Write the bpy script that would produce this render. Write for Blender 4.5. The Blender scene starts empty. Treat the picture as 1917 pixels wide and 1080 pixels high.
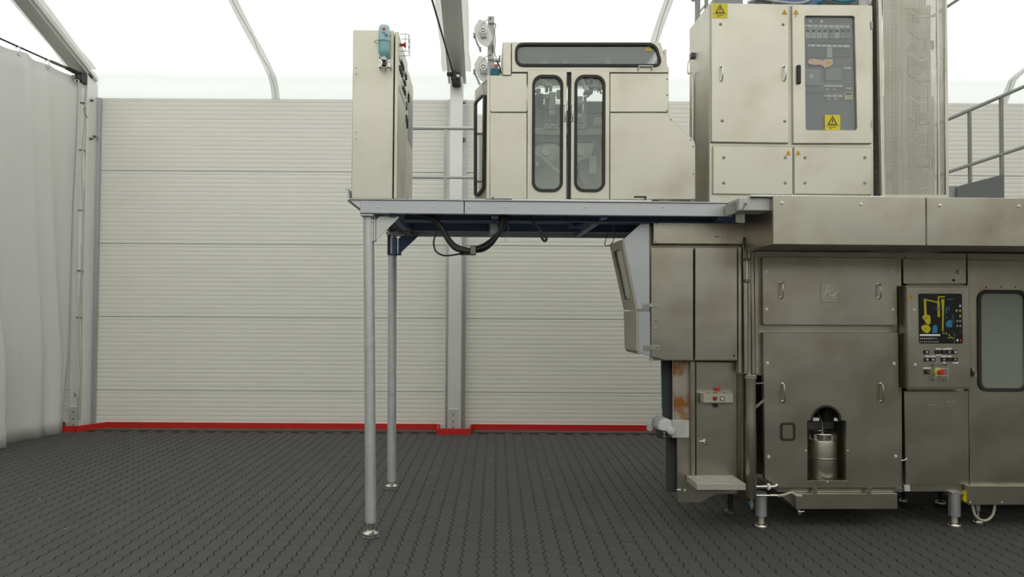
import bpy, bmesh, math, random
from mathutils import Matrix, Vector
from mathutils.geometry import tessellate_polygon
random.seed(7)
SC = bpy.context.scene
COL = SC.collection
PI = math.pi
R = math.radians

# ------------------------------------------------------------------ camera
FPX, CAMZ = 1350.0, 1.70
PITCH, ROLL, SHIFT = R(1.30), R(0.35), 28.5/1917.0
cd = bpy.data.cameras.new('camera'); cam = bpy.data.objects.new('camera', cd); COL.objects.link(cam)
cd.sensor_fit = 'HORIZONTAL'; cd.sensor_width = 36.0; cd.lens = FPX*36.0/1917.0
cd.shift_x = SHIFT; cd.clip_start = 0.05; cd.clip_end = 200
CM = Matrix.Rotation(PI/2+PITCH, 3, 'X') @ Matrix.Rotation(ROLL, 3, 'Z')
cam.matrix_world = Matrix.Translation((0, 0, CAMZ)) @ CM.to_4x4()
SC.camera = cam

# ------------------------------------------------------------------ world: bright overcast sky outside the tent
world = bpy.data.worlds.new('overcast_sky'); SC.world = world; world.use_nodes = True
wn = world.node_tree.nodes; bg = wn['Background']
bg.inputs['Color'].default_value = (0.97, 1.0, 0.985, 1); bg.inputs['Strength'].default_value = 1.85
sl = bpy.data.lights.new('sun_offscreen', 'SUN'); sl.energy = 5.5; sl.angle = R(6); sl.color = (1.0, 0.97, 0.92)   # hazy sun on the far slope of the roof
sun = bpy.data.objects.new('sun_offscreen', sl); COL.objects.link(sun); sun.rotation_euler = (R(48), 0, R(-12)); sun.location = (0, -20, 30)
SC.view_settings.view_transform = 'Standard'; SC.view_settings.look = 'None'
SC.view_settings.gamma = 1.0; SC.view_settings.use_curve_mapping = False
SC.view_settings.exposure = 0.0

# ------------------------------------------------------------------ frames and pixel helpers
YAW = R(1.5)                       # the machine stands very slightly turned to the hall wall
class Frame:
    def __init__(s, a): s.a = a; s.c = math.cos(a); s.s = math.sin(a)
    def ray(s, px, py):
        d = CM @ Vector(((px-958.5+SHIFT*1917)/FPX, (540-py)/FPX, -1.0))
        return Vector((d.x*s.c+d.y*s.s, -d.x*s.s+d.y*s.c, d.z))
    def q(s, px, py, v):           # point of the plane y = v seen at a pixel of the photograph
        d = s.ray(px, py); t = v/d.y
        return (d.x*t, v, CAMZ+d.z*t)
    def uz(s, px, py, v):
        p = s.q(px, py, v); return (p[0], p[2])
    def floor(s, px, py, z=0.0):
        d = s.ray(px, py); t = (z-CAMZ)/d.z
        return (d.x*t, d.y*t, z)
    def rect(s, x0, y0, x1, y1, v):
        xm, ym = (x0+x1)/2, (y0+y1)/2
        return s.uz(x0, ym, v)[0], s.uz(x1, ym, v)[0], s.uz(xm, y1, v)[1], s.uz(xm, y0, v)[1]
    def size(s, px, v): return px*v/FPX
    def world(s, p): return Vector((p[0]*s.c-p[1]*s.s, p[0]*s.s+p[1]*s.c, p[2]))
M = Frame(YAW); W = Frame(0.0)

# ------------------------------------------------------------------ materials
def srgb(r, g, b):
    f = lambda c: (c/255/12.92) if c/255 <= 0.04045 else ((c/255+0.055)/1.055)**2.4
    return (f(r), f(g), f(b), 1)
MATS = {}
def mat(name, col, rough=0.5, metal=0.0, var=0.0, scale=6.0, bump=0.0, bscale=80.0, rvar=0.0, spec=0.5, stretch=(1,1,1), island=0.0, col2=None, c2lo=0.55, c2hi=0.7, c2scale=3.0, trans=0.0):
    m = bpy.data.materials.new(name); m.use_nodes = True; nt = m.node_tree; N = nt.nodes; L = nt.links
    b = N['Principled BSDF']
    b.inputs['Base Color'].default_value = col; b.inputs['Roughness'].default_value = rough
    b.inputs['Metallic'].default_value = metal; b.inputs['Specular IOR Level'].default_value = spec
    tc = N.new('ShaderNodeTexCoord'); mp = N.new('ShaderNodeMapping'); L.new(tc.outputs['Object'], mp.inputs['Vector'])
    mp.inputs['Scale'].default_value = stretch
    cout = None
    if var or rvar:
        n = N.new('ShaderNodeTexNoise'); n.inputs['Scale'].default_value = scale; n.inputs['Detail'].default_value = 5
        L.new(mp.outputs['Vector'], n.inputs['Vector'])
        if var:
            mx = N.new('ShaderNodeMix'); mx.data_type = 'RGBA'
            mx.inputs['A'].default_value = tuple(c*(1-var) for c in col[:3])+(1,)
            mx.inputs['B'].default_value = tuple(min(1, c*(1+var)) for c in col[:3])+(1,)
            L.new(n.outputs['Fac'], mx.inputs['Factor']); cout = mx.outputs['Result']
        if rvar:
            mr = N.new('ShaderNodeMapRange'); mr.inputs['From Min'].default_value = 0.3; mr.inputs['From Max'].default_value = 0.7
            mr.inputs['To Min'].default_value = max(0.05, rough-rvar); mr.inputs['To Max'].default_value = min(1, rough+rvar)
            L.new(n.outputs['Fac'], mr.inputs['Value']); L.new(mr.outputs['Result'], b.inputs['Roughness'])
    if col2:
        n2 = N.new('ShaderNodeTexNoise'); n2.inputs['Scale'].default_value = c2scale; n2.inputs['Detail'].default_value = 4
        L.new(tc.outputs['Object'], n2.inputs['Vector'])
        r2 = N.new('ShaderNodeMapRange'); r2.inputs['From Min'].default_value = c2lo; r2.inputs['From Max'].default_value = c2hi
        L.new(n2.outputs['Fac'], r2.inputs['Value'])
        m2 = N.new('ShaderNodeMix'); m2.data_type = 'RGBA'; m2.inputs['B'].default_value = col2
        if cout: L.new(cout, m2.inputs['A'])
        else: m2.inputs['A'].default_value = col
        L.new(r2.outputs['Result'], m2.inputs['Factor']); cout = m2.outputs['Result']
    if island:
        g = N.new('ShaderNodeNewGeometry'); oi = N.new('ShaderNodeObjectInfo')
        ad = N.new('ShaderNodeMath'); ad.operation = 'ADD'; L.new(g.outputs['Random Per Island'], ad.inputs[0]); L.new(oi.outputs['Random'], ad.inputs[1])
        fr = N.new('ShaderNodeMath'); fr.operation = 'FRACT'; L.new(ad.outputs[0], fr.inputs[0])
        mr2 = N.new('ShaderNodeMapRange'); mr2.inputs['To Min'].default_value = 1-island; mr2.inputs['To Max'].default_value = 1+island
        L.new(fr.outputs[0], mr2.inputs['Value'])
        ml = N.new('ShaderNodeMix'); ml.data_type = 'RGBA'; ml.blend_type = 'MULTIPLY'; ml.inputs['Factor'].default_value = 1
        if cout: L.new(cout, ml.inputs['A'])
        else: ml.inputs['A'].default_value = col
        L.new(mr2.outputs['Result'], ml.inputs['B']); cout = ml.outputs['Result']
    if cout: L.new(cout, b.inputs['Base Color'])
    if bump:
        nb = N.new('ShaderNodeTexNoise'); nb.inputs['Scale'].default_value = bscale; nb.inputs['Detail'].default_value = 3 if bscale > 10 else 0.0
        L.new(mp.outputs['Vector'], nb.inputs['Vector'])
        bp = N.new('ShaderNodeBump'); bp.inputs['Strength'].default_value = bump; bp.inputs['Distance'].default_value = 0.01
        L.new(nb.outputs['Fac'], bp.inputs['Height']); L.new(bp.outputs['Normal'], b.inputs['Normal'])
    if trans:
        tr = N.new('ShaderNodeBsdfTranslucent'); tr.inputs['Color'].default_value = col
        ms = N.new('ShaderNodeMixShader'); ms.inputs['Fac'].default_value = trans
        L.new(b.outputs[0], ms.inputs[1]); L.new(tr.outputs[0], ms.inputs[2]); L.new(ms.outputs[0], N['Material Output'].inputs['Surface'])
    MATS[name] = m; return m
def glass(name, tint, refl=0.08, haze=0.0, hazecol=(0.5,0.5,0.5,1)):
    m = bpy.data.materials.new(name); m.use_nodes = True; nt = m.node_tree; N = nt.nodes; L = nt.links
    for n in list(N):
        if n.type != 'OUTPUT_MATERIAL': N.remove(n)
    t = N.new('ShaderNodeBsdfTransparent'); t.inputs['Color'].default_value = tint
    g = N.new('ShaderNodeBsdfGlossy'); g.inputs['Roughness'].default_value = 0.05; g.inputs['Color'].default_value = (1,1,1,1)
    d = N.new('ShaderNodeBsdfDiffuse'); d.inputs['Color'].default_value = hazecol
    m0 = N.new('ShaderNodeMixShader'); m0.inputs['Fac'].default_value = haze; L.new(t.outputs[0], m0.inputs[1]); L.new(d.outputs[0], m0.inputs[2])
    fr = N.new('ShaderNodeFresnel'); fr.inputs['IOR'].default_value = 1.35
    ad = N.new('ShaderNodeMath'); ad.operation = 'ADD'; ad.inputs[1].default_value = refl; L.new(fr.outputs[0], ad.inputs[0])
    ms = N.new('ShaderNodeMixShader'); L.new(ad.outputs[0], ms.inputs['Fac']); L.new(m0.outputs[0], ms.inputs[1]); L.new(g.outputs[0], ms.inputs[2])
    L.new(ms.outputs[0], N['Material Output'].inputs['Surface'])
    MATS[name] = m; return m

steel = mat('brushed_stainless', (0.475,0.45,0.38,1), 0.345, 1.0, var=0.16, scale=2.6, bump=0.12, bscale=2.0, rvar=0.05, stretch=(0.8,1,1.4), col2=(0.36,0.305,0.225,1), c2lo=0.45, c2hi=0.8, c2scale=2.5)
steel_up = mat('satin_stainless_sheet', (0.56,0.535,0.455,1), 0.42, 0.85, var=0.06, scale=2.0, bump=0.0, rvar=0.06, col2=(0.47,0.43,0.35,1), c2lo=0.5, c2hi=0.75, c2scale=2.5)
steel_lt = mat('bright_stainless', (0.66,0.64,0.58,1), 0.28, 1.0, var=0.05)
steel_dk = mat('dark_stainless', (0.20,0.19,0.17,1), 0.45, 0.9, var=0.12, scale=3)
steel_rust = mat('rust_stained_steel', (0.42,0.38,0.32,1), 0.5, 0.7, var=0.1, col2=(0.33,0.13,0.035,1), c2lo=0.47, c2hi=0.62, c2scale=7)
galv = mat('galvanised_steel', (0.62,0.63,0.62,1), 0.5, 0.6, var=0.16, scale=22, rvar=0.08)
galv_bl = mat('bluish_galvanised_beam', (0.49,0.50,0.52,1), 0.45, 0.85, var=0.10, scale=5, rvar=0.08)
bluep = mat('blue_frame_paint', (0.10,0.145,0.28,1), 0.5, 0.0, var=0.15, scale=6)
blueb = bluep
alu = mat('mill_aluminium', (0.76,0.76,0.73,1), 0.4, 0.3, var=0.06, scale=3, rvar=0.08)
stairm = mat('dull_stair_steel', (0.24,0.235,0.215,1), 0.5, 0.5, var=0.1)
alu_w = mat('white_tarpaulin', (0.78,0.77,0.73,1), 0.45, 0.0, var=0.05, scale=3)
alu_d = mat('weathered_aluminium', (0.50,0.49,0.45,1), 0.5, 0.3, var=0.1, scale=3)
black = mat('black_rubber', (0.018,0.018,0.018,1), 0.55)
gask = mat('dark_grey_rubber', (0.022,0.021,0.020,1), 0.6)
dark = mat('dark_slate_paint', (0.035,0.036,0.042,1), 0.6)
dkgrey = mat('dark_grey_plastic', (0.11,0.115,0.115,1), 0.45, var=0.08)
mdgrey = mat('grey_plastic', (0.27,0.28,0.285,1), 0.5)
ltgrey = mat('light_grey_paint', (0.52,0.52,0.50,1), 0.5, var=0.06)
white = mat('white_label', (0.80,0.80,0.77,1), 0.5)
cream = mat('cream_plastic', (0.62,0.58,0.42,1), 0.5)
beige = mat('beige_painted_sheet', (0.42,0.385,0.31,1), 0.5, 0.2, var=0.06)
red = mat('red_button', (0.62,0.03,0.02,1), 0.35)
redp = mat('red_painted_skirting', (0.56,0.014,0.008,1), 0.5, var=0.12, scale=4)
yell = mat('yellow_paint', (0.62,0.47,0.02,1), 0.45)
yelsign = mat('yellow_sign', (0.72,0.60,0.02,1), 0.45)
orange = mat('amber_sign', (0.65,0.36,0.02,1), 0.45)
inkm = mat('black_print', (0.02,0.02,0.02,1), 0.6)
olive = mat('olive_print', (0.22,0.18,0.01,1), 0.6)
tealm = mat('teal_paint', (0.015,0.17,0.25,1), 0.5, var=0.15)
greenm = mat('green_paint', (0.0,0.22,0.09,1), 0.5)
soap = mat('blue_soap_bottle', (0.45,0.78,0.82,1), 0.3, var=0.06, trans=0.45)
soap2 = mat('pale_blue_soap_label', (0.64,0.86,0.90,1), 0.4, var=0.06, trans=0.45)
pinkm = mat('peeled_sticker', (0.58,0.46,0.36,1), 0.7, var=0.1)
orng2 = mat('orange_stain', (0.68,0.40,0.08,1), 0.6)
scry = mat('screen_yellow', (0.58,0.52,0.02,1), 0.4)
scrb = mat('screen_blue', (0.02,0.22,0.42,1), 0.4)
scrbd = mat('screen_dull_blue', (0.02,0.10,0.15,1), 0.4)
hosem = mat('beige_hose', (0.42,0.40,0.31,1), 0.5)
wallp = mat('ribbed_wall_coating', (0.82,0.80,0.735,1), 0.35, 0.0, var=0.03, scale=1.5)
joint = mat('dark_wall_joint', (0.16,0.155,0.14,1), 0.7)
membrane = mat('white_tent_membrane', (0.86,0.875,0.85,1), 0.6, 0.0, var=0.015, scale=1.0, trans=0.5)
membrane2 = mat('double_layer_membrane', (0.79,0.80,0.77,1), 0.6, 0.0, var=0.02, trans=0.5)
curtm = mat('grey_white_curtain', (0.80,0.80,0.77,1), 0.5, 0.0, var=0.03, scale=2, trans=0.2)
pav = mat('dark_concrete_paver', (0.070,0.067,0.064,1), 0.72, 0.0, var=0.22, scale=9, bump=0.25, bscale=260, island=0.045, spec=0.35)
sand = mat('dark_joint_sand', (0.014,0.013,0.012,1), 0.95)
kerbm = mat('brown_kerb_concrete', (0.10,0.085,0.072,1), 0.85, var=0.2, scale=8)
pane = glass('clear_pane', (0.90,0.93,0.91,1), 0.02, 0.03, (0.5,0.53,0.52,1))
smoke = glass('smoked_pane', (0.62,0.63,0.63,1), 0.05, 0.20, (0.42,0.44,0.44,1))
fpane = glass('fuse_pane', (0.92,0.93,0.93,1), 0.02, 0.02, (0.30,0.31,0.31,1))
hazepane = glass('hazy_pane', (0.62,0.68,0.63,1), 0.03, 0.42, (0.50,0.53,0.46,1))  # pane mixed with a pale diffuse haze
greenpane = glass('greenish_pane', (0.58,0.66,0.61,1), 0.05, 0.12, (0.4,0.46,0.43,1))
stain = mat('brown_stain', (0.40,0.33,0.27,1), 0.55, 0.4)
inter = mat('grey_green_interior_sheet', (0.52,0.55,0.53,1), 0.55, 0.2, var=0.1, scale=5)
ducth = mat('dark_brown_duct', (0.15,0.14,0.115,1), 0.6)

# ------------------------------------------------------------------ mesh builder
class B:
    def __init__(s): s.v = []; s.f = []
    def add(s, vs, fs):
        o = len(s.v); s.v += [tuple(p) for p in vs]; s.f += [tuple(i+o for i in f) for f in fs]; return s
    def box(s, x0, x1, y0, y1, z0, z1):
        if x0 > x1: x0, x1 = x1, x0
        if y0 > y1: y0, y1 = y1, y0
        if z0 > z1: z0, z1 = z1, z0
        return s.add([(x0,y0,z0),(x1,y0,z0),(x1,y1,z0),(x0,y1,z0),(x0,y0,z1),(x1,y0,z1),(x1,y1,z1),(x0,y1,z1)],
                     [(0,3,2,1),(4,5,6,7),(0,1,5,4),(1,2,6,5),(2,3,7,6),(3,0,4,7)])
    def plate(s, outer, y0, y1, holes=()):            # outer/holes: (x,z) loops, extruded y0..y1
        loops = [list(outer)]+[list(h) for h in holes]
        tri = tessellate_polygon([[Vector((p[0], p[1], 0)) for p in l] for l in loops])
        flat = [p for l in loops for p in l]; n = len(flat)
        vs = [(p[0], y0, p[1]) for p in flat]+[(p[0], y1, p[1]) for p in flat]
        fs = []
        for t in tri:
            a, b, c = (flat[i] for i in t)
            ccw = (b[0]-a[0])*(c[1]-a[1])-(b[1]-a[1])*(c[0]-a[0]) > 0
            t = tuple(t) if ccw else tuple(reversed(t))
            fs.append(t); fs.append(tuple(i+n for i in reversed(t)))
        k = 0
        for li, l in enumerate(loops):
            ar = sum(l[i][0]*l[(i+1) % len(l)][1]-l[(i+1) % len(l)][0]*l[i][1] for i in range(len(l)))
            pos = (ar > 0) == (li == 0)
            for i in range(len(l)):
                a, b = k+i, k+(i+1) % len(l)
                fs.append((a, a+n, b+n, b) if pos else (a, b, b+n, a+n))
            k += len(l)
        return s.add(vs, fs)
    def prism(s, poly, axis, a0, a1):                 # axis 'x': poly in (y,z); axis 'z': poly in (x,y)
        n = len(poly)
        mk = (lambda p, a: (a, p[0], p[1])) if axis == 'x' else (lambda p, a: (p[0], p[1], a))
        vs = [mk(p, a0) for p in poly]+[mk(p, a1) for p in poly]
        ar = sum(poly[i][0]*poly[(i+1) % n][1]-poly[(i+1) % n][0]*poly[i][1] for i in range(n))
        fs = [tuple(range(n)), tuple(range(2*n-1, n-1, -1))]
        fs += [(i, n+i, n+(i+1) % n, (i+1) % n) for i in range(n)]
        if ar > 0: fs = [tuple(reversed(f)) for f in fs]
        return s.add(vs, fs)
    def tube(s, pts, r, n=10, closed=False):
        pts = [Vector(p) for p in pts]; rs = r if isinstance(r, (list, tuple)) else [r]*len(pts)
        vs = []; fs = []; up = None; K = len(pts)
        for i, p in enumerate(pts):
            if closed: t = (pts[(i+1) % K]-pts[i-1])
            else: t = (pts[min(i+1, K-1)]-pts[max(i-1, 0)])
            t.normalize()
            if up is None:
                up = Vector((0, 0, 1)) if abs(t.z) < 0.9 else Vector((1, 0, 0))
            x = t.cross(up)
            if x.length < 1e-5: x = t.orthogonal()
            x.normalize(); y = x.cross(t); y.normalize(); up = y
            for k in range(n):
                a = 2*PI*k/n; vs.append(p+x*math.cos(a)*rs[i]+y*math.sin(a)*rs[i])
        for i in range(K if closed else K-1):
            j = (i+1) % K
            for k in range(n):
                fs.append((i*n+k, j*n+k, j*n+(k+1) % n, i*n+(k+1) % n))
        if not closed:
            fs.append(tuple(range(n))); fs.append(tuple(range(K*n-1, (K-1)*n-1, -1)))
        return s.add(vs, fs)
    def lathe(s, o, axis, prof, n=20):                # prof: (radius, distance along axis)
        a = Vector(axis).normalized(); x = a.orthogonal().normalized(); y = a.cross(x); o = Vector(o)
        vs = []; fs = []; K = len(prof)
        for r, h in prof:
            for k in range(n):
                t = 2*PI*k/n; vs.append(o+a*h+(x*math.cos(t)+y*math.sin(t))*max(r, 1e-4))
        for i in range(K-1):
            for k in range(n):
                fs.append((i*n+k, i*n+(k+1) % n, (i+1)*n+(k+1) % n, (i+1)*n+k))
        fs.append(tuple(range(n-1, -1, -1))); fs.append(tuple(range((K-1)*n, K*n)))
        return s.add(vs, fs)
    def sphere(s, c, r, n=12): return s.lathe((c[0], c[1], c[2]-r), (0,0,1), [(r*math.sin(PI*i/8), r-r*math.cos(PI*i/8)) for i in range(9)], n)
def rr(x0, x1, z0, z1, r, n=6):
    p = []
    for cx, cz, a0 in ((x1-r, z1-r, 0), (x0+r, z1-r, PI/2), (x0+r, z0+r, PI), (x1-r, z0+r, 1.5*PI)):
        for i in range(n+1):
            a = a0+PI/2*i/n; p.append((cx+r*math.cos(a), cz+r*math.sin(a)))
    return p
def circ(cx, cz, r, n=20): return [(cx+r*math.cos(2*PI*i/n), cz+r*math.sin(2*PI*i/n)) for i in range(n)]
def roundpoly(pts, r, n=4):                           # round the corners of a polygon
    out = []; K = len(pts)
    for i in range(K):
        p0, p, p1 = Vector(pts[i-1]), Vector(pts[i]), Vector(pts[(i+1) % K])
        a = (p0-p); b = (p1-p); d = min(r, a.length*0.45, b.length*0.45); a = p+a.normalized()*d; b = p+b.normalized()*d
        for k in range(n+1):
            t = k/n; out.append(tuple(a*(1-t)**2+p*2*t*(1-t)+b*t*t))
    return out
def inset(pts, d):
    K = len(pts); out = []
    ar = sum(pts[i][0]*pts[(i+1) % K][1]-pts[(i+1) % K][0]*pts[i][1] for i in range(K)); sg = 1 if ar > 0 else -1
    for i in range(K):
        p0, p, p1 = Vector(pts[i-1]), Vector(pts[i]), Vector(pts[(i+1) % K])
        a = (p-p0); b = (p1-p)
        n1 = Vector((-a.y, a.x)); n2 = Vector((-b.y, b.x))
        n1 = n1.normalized() if n1.length > 1e-9 else n2.normalized(); n2 = n2.normalized() if n2.length > 1e-9 else n1
        nn = n1+n2; nn = nn.normalized()/max(0.4, nn.normalized().dot(n1))
        out.append(tuple(p+nn*d*sg))
    return out

ORIG = {}
def mesh_from(name, b, o, bev, smooth):
    me = bpy.data.meshes.new(name)
    me.from_pydata([(v[0]-o[0], v[1]-o[1], v[2]-o[2]) for v in b.v], [], b.f)
    if bev:
        bm = bmesh.new(); bm.from_mesh(me)
        es = [e for e in bm.edges if len(e.link_faces) == 2 and e.calc_face_angle() > 0.6]
        bmesh.ops.bevel(bm, geom=es, offset=bev, segments=1, profile=0.5, affect='EDGES', clamp_overlap=True)
        bm.to_mesh(me); bm.free()
    if smooth:
        me.polygons.foreach_set('use_smooth', [True]*len(me.polygons)); me.update()
        try: me.set_sharp_from_angle(angle=R(35))
        except Exception: pass
    return me
def tag(o, label=None, cat=None, group=None, kind=None):
    if label: o['label'] = label
    if cat: o['category'] = cat
    if group: o['group'] = group
    if kind: o['kind'] = kind
    return o
def thing(name, label, cat, o, fr=M, group=None):
    e = bpy.data.objects.new(name, None); COL.objects.link(e); e.empty_display_size = 0.1
    e.location = fr.world(o); e.rotation_euler = (0, 0, fr.a)
    ORIG[e.name] = Vector(o); return tag(e, label, cat, group)
def part(name, b, m, par, bev=0.0, smooth=False, label=None, kind=None):
    o = ORIG[par.name]
    ob = bpy.data.objects.new(name, mesh_from(name, b, o, bev, smooth)); ob.data.materials.append(m)
    COL.objects.link(ob); ob.parent = par; ORIG[ob.name] = o
    return tag(ob, label, kind=kind)
def solo(name, b, m, o, fr=M, label=None, cat=None, group=None, kind=None, bev=0.0, smooth=False):
    ob = bpy.data.objects.new(name, mesh_from(name, b, o, bev, smooth)); ob.data.materials.append(m)
    COL.objects.link(ob); ob.location = fr.world(o); ob.rotation_euler = (0, 0, fr.a); ORIG[ob.name] = Vector(o)
    return tag(ob, label, cat, group, kind)

# pixel-measured pieces on a plane y = v of the machine
def bp(x0, y0, x1, y1, v, t, fr=M):                   # flat box whose front face is at v
    a, b_, c, d = fr.rect(x0, y0, x1, y1, v); return B().box(a, b_, v, v+t, c, d)
def pp(pts, v, fr=M): return [fr.uz(x, y, v) for x, y in pts]
bolt_m = mat('bright_bolt_head', (0.78,0.76,0.70,1), 0.35, 0.4)
def bolt(par, px, py, v, rpx=3.0, m=None, name='bolt', h=0.008):
    u, _, z = M.q(px, py, v); r = M.size(rpx, v)
    b = B().lathe((u, v+0.001, z), (0,-1,0), [(r, 0), (r, h*0.35), (r*0.62, h*0.45), (r*0.55, h), (r*0.1, h)], 10)
    return part(name, b, (bolt_m if m in (None, steel_lt) else m), par, smooth=True)
def hole(par, px, py, v, rpx=1.5, name='screw_hole'):
    u, _, z = M.q(px, py, v); r = M.size(rpx, v)
    return part(name, B().lathe((u, v+0.001, z), (0,-1,0), [(r,0),(r,0.002)], 8), black, par)
def handle(par, px, y0, y1, v, r=0.005, out=0.035, m=None):
    u, _, za = M.q(px, y0, v); _, _, zb = M.q(px, y1, v)
    h = part('handle', B().tube([(u,v,za),(u,v-out*0.8,za-0.004),(u,v-out,za-0.02),(u,v-out,zb+0.02),(u,v-out*0.8,zb+0.004),(u,v,zb)], r, 8), m or steel_lt, par, smooth=True)
    b = B()
    for z in (za, zb): b.lathe((u, v+0.001, z), (0,-1,0), [(r*2.2,0),(r*2.2,0.004),(r*1.4,0.006)], 10)
    part('handle_base', b, m or steel_lt, h, smooth=True); return h
def gasket(par, outer, inner, v, out=0.012, m=None):
    return part('gasket', B().plate(outer, v-out, v+0.006, [inner]), m or gask, par, bev=0.003)
def pane_part(par, poly, v, m, name='pane', t=0.004):
    return part(name, B().plate(poly, v, v+t), m, par)
def tri_sign(par, px, py, s, v, m=None, ink=None):
    p = pp([(px-s, py+s*0.85), (px+s, py+s*0.85), (px, py-s*0.9)], v)
    o = part('warning_triangle', B().plate(roundpoly(p, 0.003, 2), v-0.002, v), m or orange, par)
    b = B().plate(pp([(px-s*.12, py-s*.3), (px+s*.14, py-s*.3), (px+s*.06, py+s*.25), (px-s*.05, py+s*.25)], v), v-0.003, v-0.002)
    b.add(*quad(px-s*.1, py+s*.4, px+s*.1, py+s*.6, v-0.003)); part('symbol', b, ink or olive, o); return o
def quad(x0, y0, x1, y1, v, t=0.001):
    a, b_, c, d = M.rect(x0, y0, x1, y1, v); k = B().box(a, b_, v, v+t, c, d); return k.v, k.f
def volt_sign(par, x0, y0, x1, y1, v):
    s = part('warning_sign', bp(x0, y0, x1, y1, v-0.002, 0.002), yelsign, par)
    w, h = x1-x0, y1-y0
    P = lambda a, b_: (x0+a*w, y0+b_*h)
    out = pp([P(.17,.66), P(.83,.66), P(.5,.06)], v-0.003); inn = pp([P(.27,.60), P(.73,.60), P(.5,.17)], v-0.003)
    part('triangle_outline', B().plate(out, v-0.003, v-0.002, [inn]), inkm, s)
    part('lightning_bolt', B().plate(pp([P(.53,.24),P(.44,.40),P(.50,.41),P(.43,.56),P(.47,.56),P(.57,.37),P(.51,.36),P(.58,.25)], v-0.003), v-0.003, v-0.002), inkm, s)
    b = B(); b.add(*quad(*P(.02,.695), *P(.98,.715), v-0.003))
    part('divider_line', b, olive, s)
    b = B()
    for i in range(9): b.add(*quad(*P(.28+i*.05,.77+.01*(i%2)), *P(.315+i*.05,.83), v-0.003))
    for i in range(3): b.add(*quad(*P(.32+i*.05,.87), *P(.36+i*.05,.915), v-0.003))
    part('small_print', b, olive, s); return s

# ================================================================== THE HALL (tent frame, axes along the camera)
WY = 9.85                                             # inner face of the rear wall
COLX = [-5.57, -0.555, 4.46, 9.475]
XL, XR, YB = -10.6, 14.5, -10.4
RZ = lambda y: 4.86+0.384*(9.6-y) if y > -0.4 else 4.86+0.384*10-0.384*(-0.4-y)

# floor: bed with interlocking pavers
fl = solo('floor', B().box(XL, XR, YB, 10.2, -0.12, -0.009), sand, (0,0,0), W, 'dark concrete paving of the tent hall with zigzag joints', 'floor', kind='structure')
PL, PW = 0.225, 0.1125
def paver_poly():
    g = 0.0032; a = 0.0115; p = []
    zz = [(0,0),(1/8,a),(3/8,-a),(5/8,a),(7/8,-a),(1,0)]
    for t, o in zz: p.append((PW/2-g+o, min(max(t*PL, g*0.12), PL-g*0.12)))
    for t, o in reversed(zz): p.append((-PW/2+g+o, min(max(t*PL, g*0.12), PL-g*0.12)))
    return p
PPOLY = paver_poly()
def paver_b(dx, dy, dz, tx, ty, b):
    n = len(PPOLY)
    top = [(x*0.975+dx, (y-PL/2)*0.998+PL/2+dy, dz+tx*x+ty*(y-PL/2)) for x, y in PPOLY]
    mid = [(x+dx, y+dy, dz-0.003+tx*x+ty*(y-PL/2)) for x, y in PPOLY]
    bot = [(x+dx, y+dy, -0.012) for x, y in PPOLY]
    fs = [tuple(range(n))]+[(n+i, n+(i+1) % n, (i+1) % n, i) for i in range(n)]+[(2*n+i, 2*n+(i+1) % n, n+(i+1) % n, n+i) for i in range(n)]
    return b.add(top+mid+bot, fs)
cells = []
for i in range(-70, 66):
    off = PL/2 if i % 2 else 0
    for j in range(0, 32):
        x, y = (i+0.5)*PW, 2.75+j*PL+off
        if y+PL > 9.66: continue
        cells.append((x, y))
def inview(x, y):
    d = CM.transposed() @ Vector((x, y+PL/2, -CAMZ))
    px = d.x/-d.z*FPX+958.5-SHIFT*1917; py = 540-d.y/-d.z*FPX
    return 0 < px < 1917 and py < 1085
near = sorted([c for c in cells if inview(*c)], key=lambda c: c[1]*c[1]+0.02*c[0]*c[0])[:300]
nearset = set(near)
pmeshes = []
for k in range(6):
    b = paver_b(0, 0, 0, random.uniform(-.003,.003), random.uniform(-.002,.002), B())
    me = mesh_from('paver', b, (0,0,0), 0, False); me.materials.append(pav); pmeshes.append(me)
for x, y in near:
    o = bpy.data.objects.new('paver', random.choice(pmeshes)); COL.objects.link(o); o.parent = fl
    o.location = (x, y, random.uniform(-.0006, .0006))
b = B()
for x, y in cells:
    if (x, y) not in nearset: paver_b(x, y, random.uniform(-.0006,.0006), random.uniform(-.003,.003), random.uniform(-.002,.002), b)
part('paving_field', b, pav, fl, kind='stuff')
# the paving beyond the field of view
b = B().box(XL, XR, YB, 2.72, -0.012, 0.0).box(XL, -7.86, 2.75, 9.66, -0.012, 0.0).box(7.45, XR, 2.75, 9.66, -0.012, 0.0)
part('outer_paving', b, pav, fl)
# chips of dirt on the paving
chips = [(812,916),(845,935),(858,937),(870,942),(800,905),(806,885),(830,925),(1014,877),(1018,886),(1028,896),(1100,870),(1180,855),(357,925),(365,932),(75,935),(58,935),(123,990),(1040,868),(1210,895),(895,870),(920,860)]
for k, (px, py) in enumerate(chips):
    x, y, z = W.floor(px, py, 0.0); a = random.uniform(0, PI); w = random.uniform(.008, .022); h = random.uniform(.006, .012)
    pts = []
    for i in range(6):
        t = 2*PI*i/6; rr_ = random.uniform(.6, 1.1); pts.append((x+math.cos(a)*math.cos(t)*w*rr_-math.sin(a)*math.sin(t)*h*rr_, y+math.sin(a)*math.cos(t)*w*rr_+math.cos(a)*math.sin(t)*h*rr_))
    part('mortar_fleck', B().prism(pts, 'z', -0.001, 0.0025), mat('mortar', (0.26,0.25,0.23,1), 0.9) if 'mortar' not in MATS else MATS['mortar'], fl)

kb = solo('trim_2', B().box(-9.5, XR, 9.665, WY+0.02, -0.05, 0.004), kerbm, (0, 9.7, 0), W, 'brown concrete kerb strip along the foot of the ribbed wall', 'kerb', kind='structure')

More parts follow.
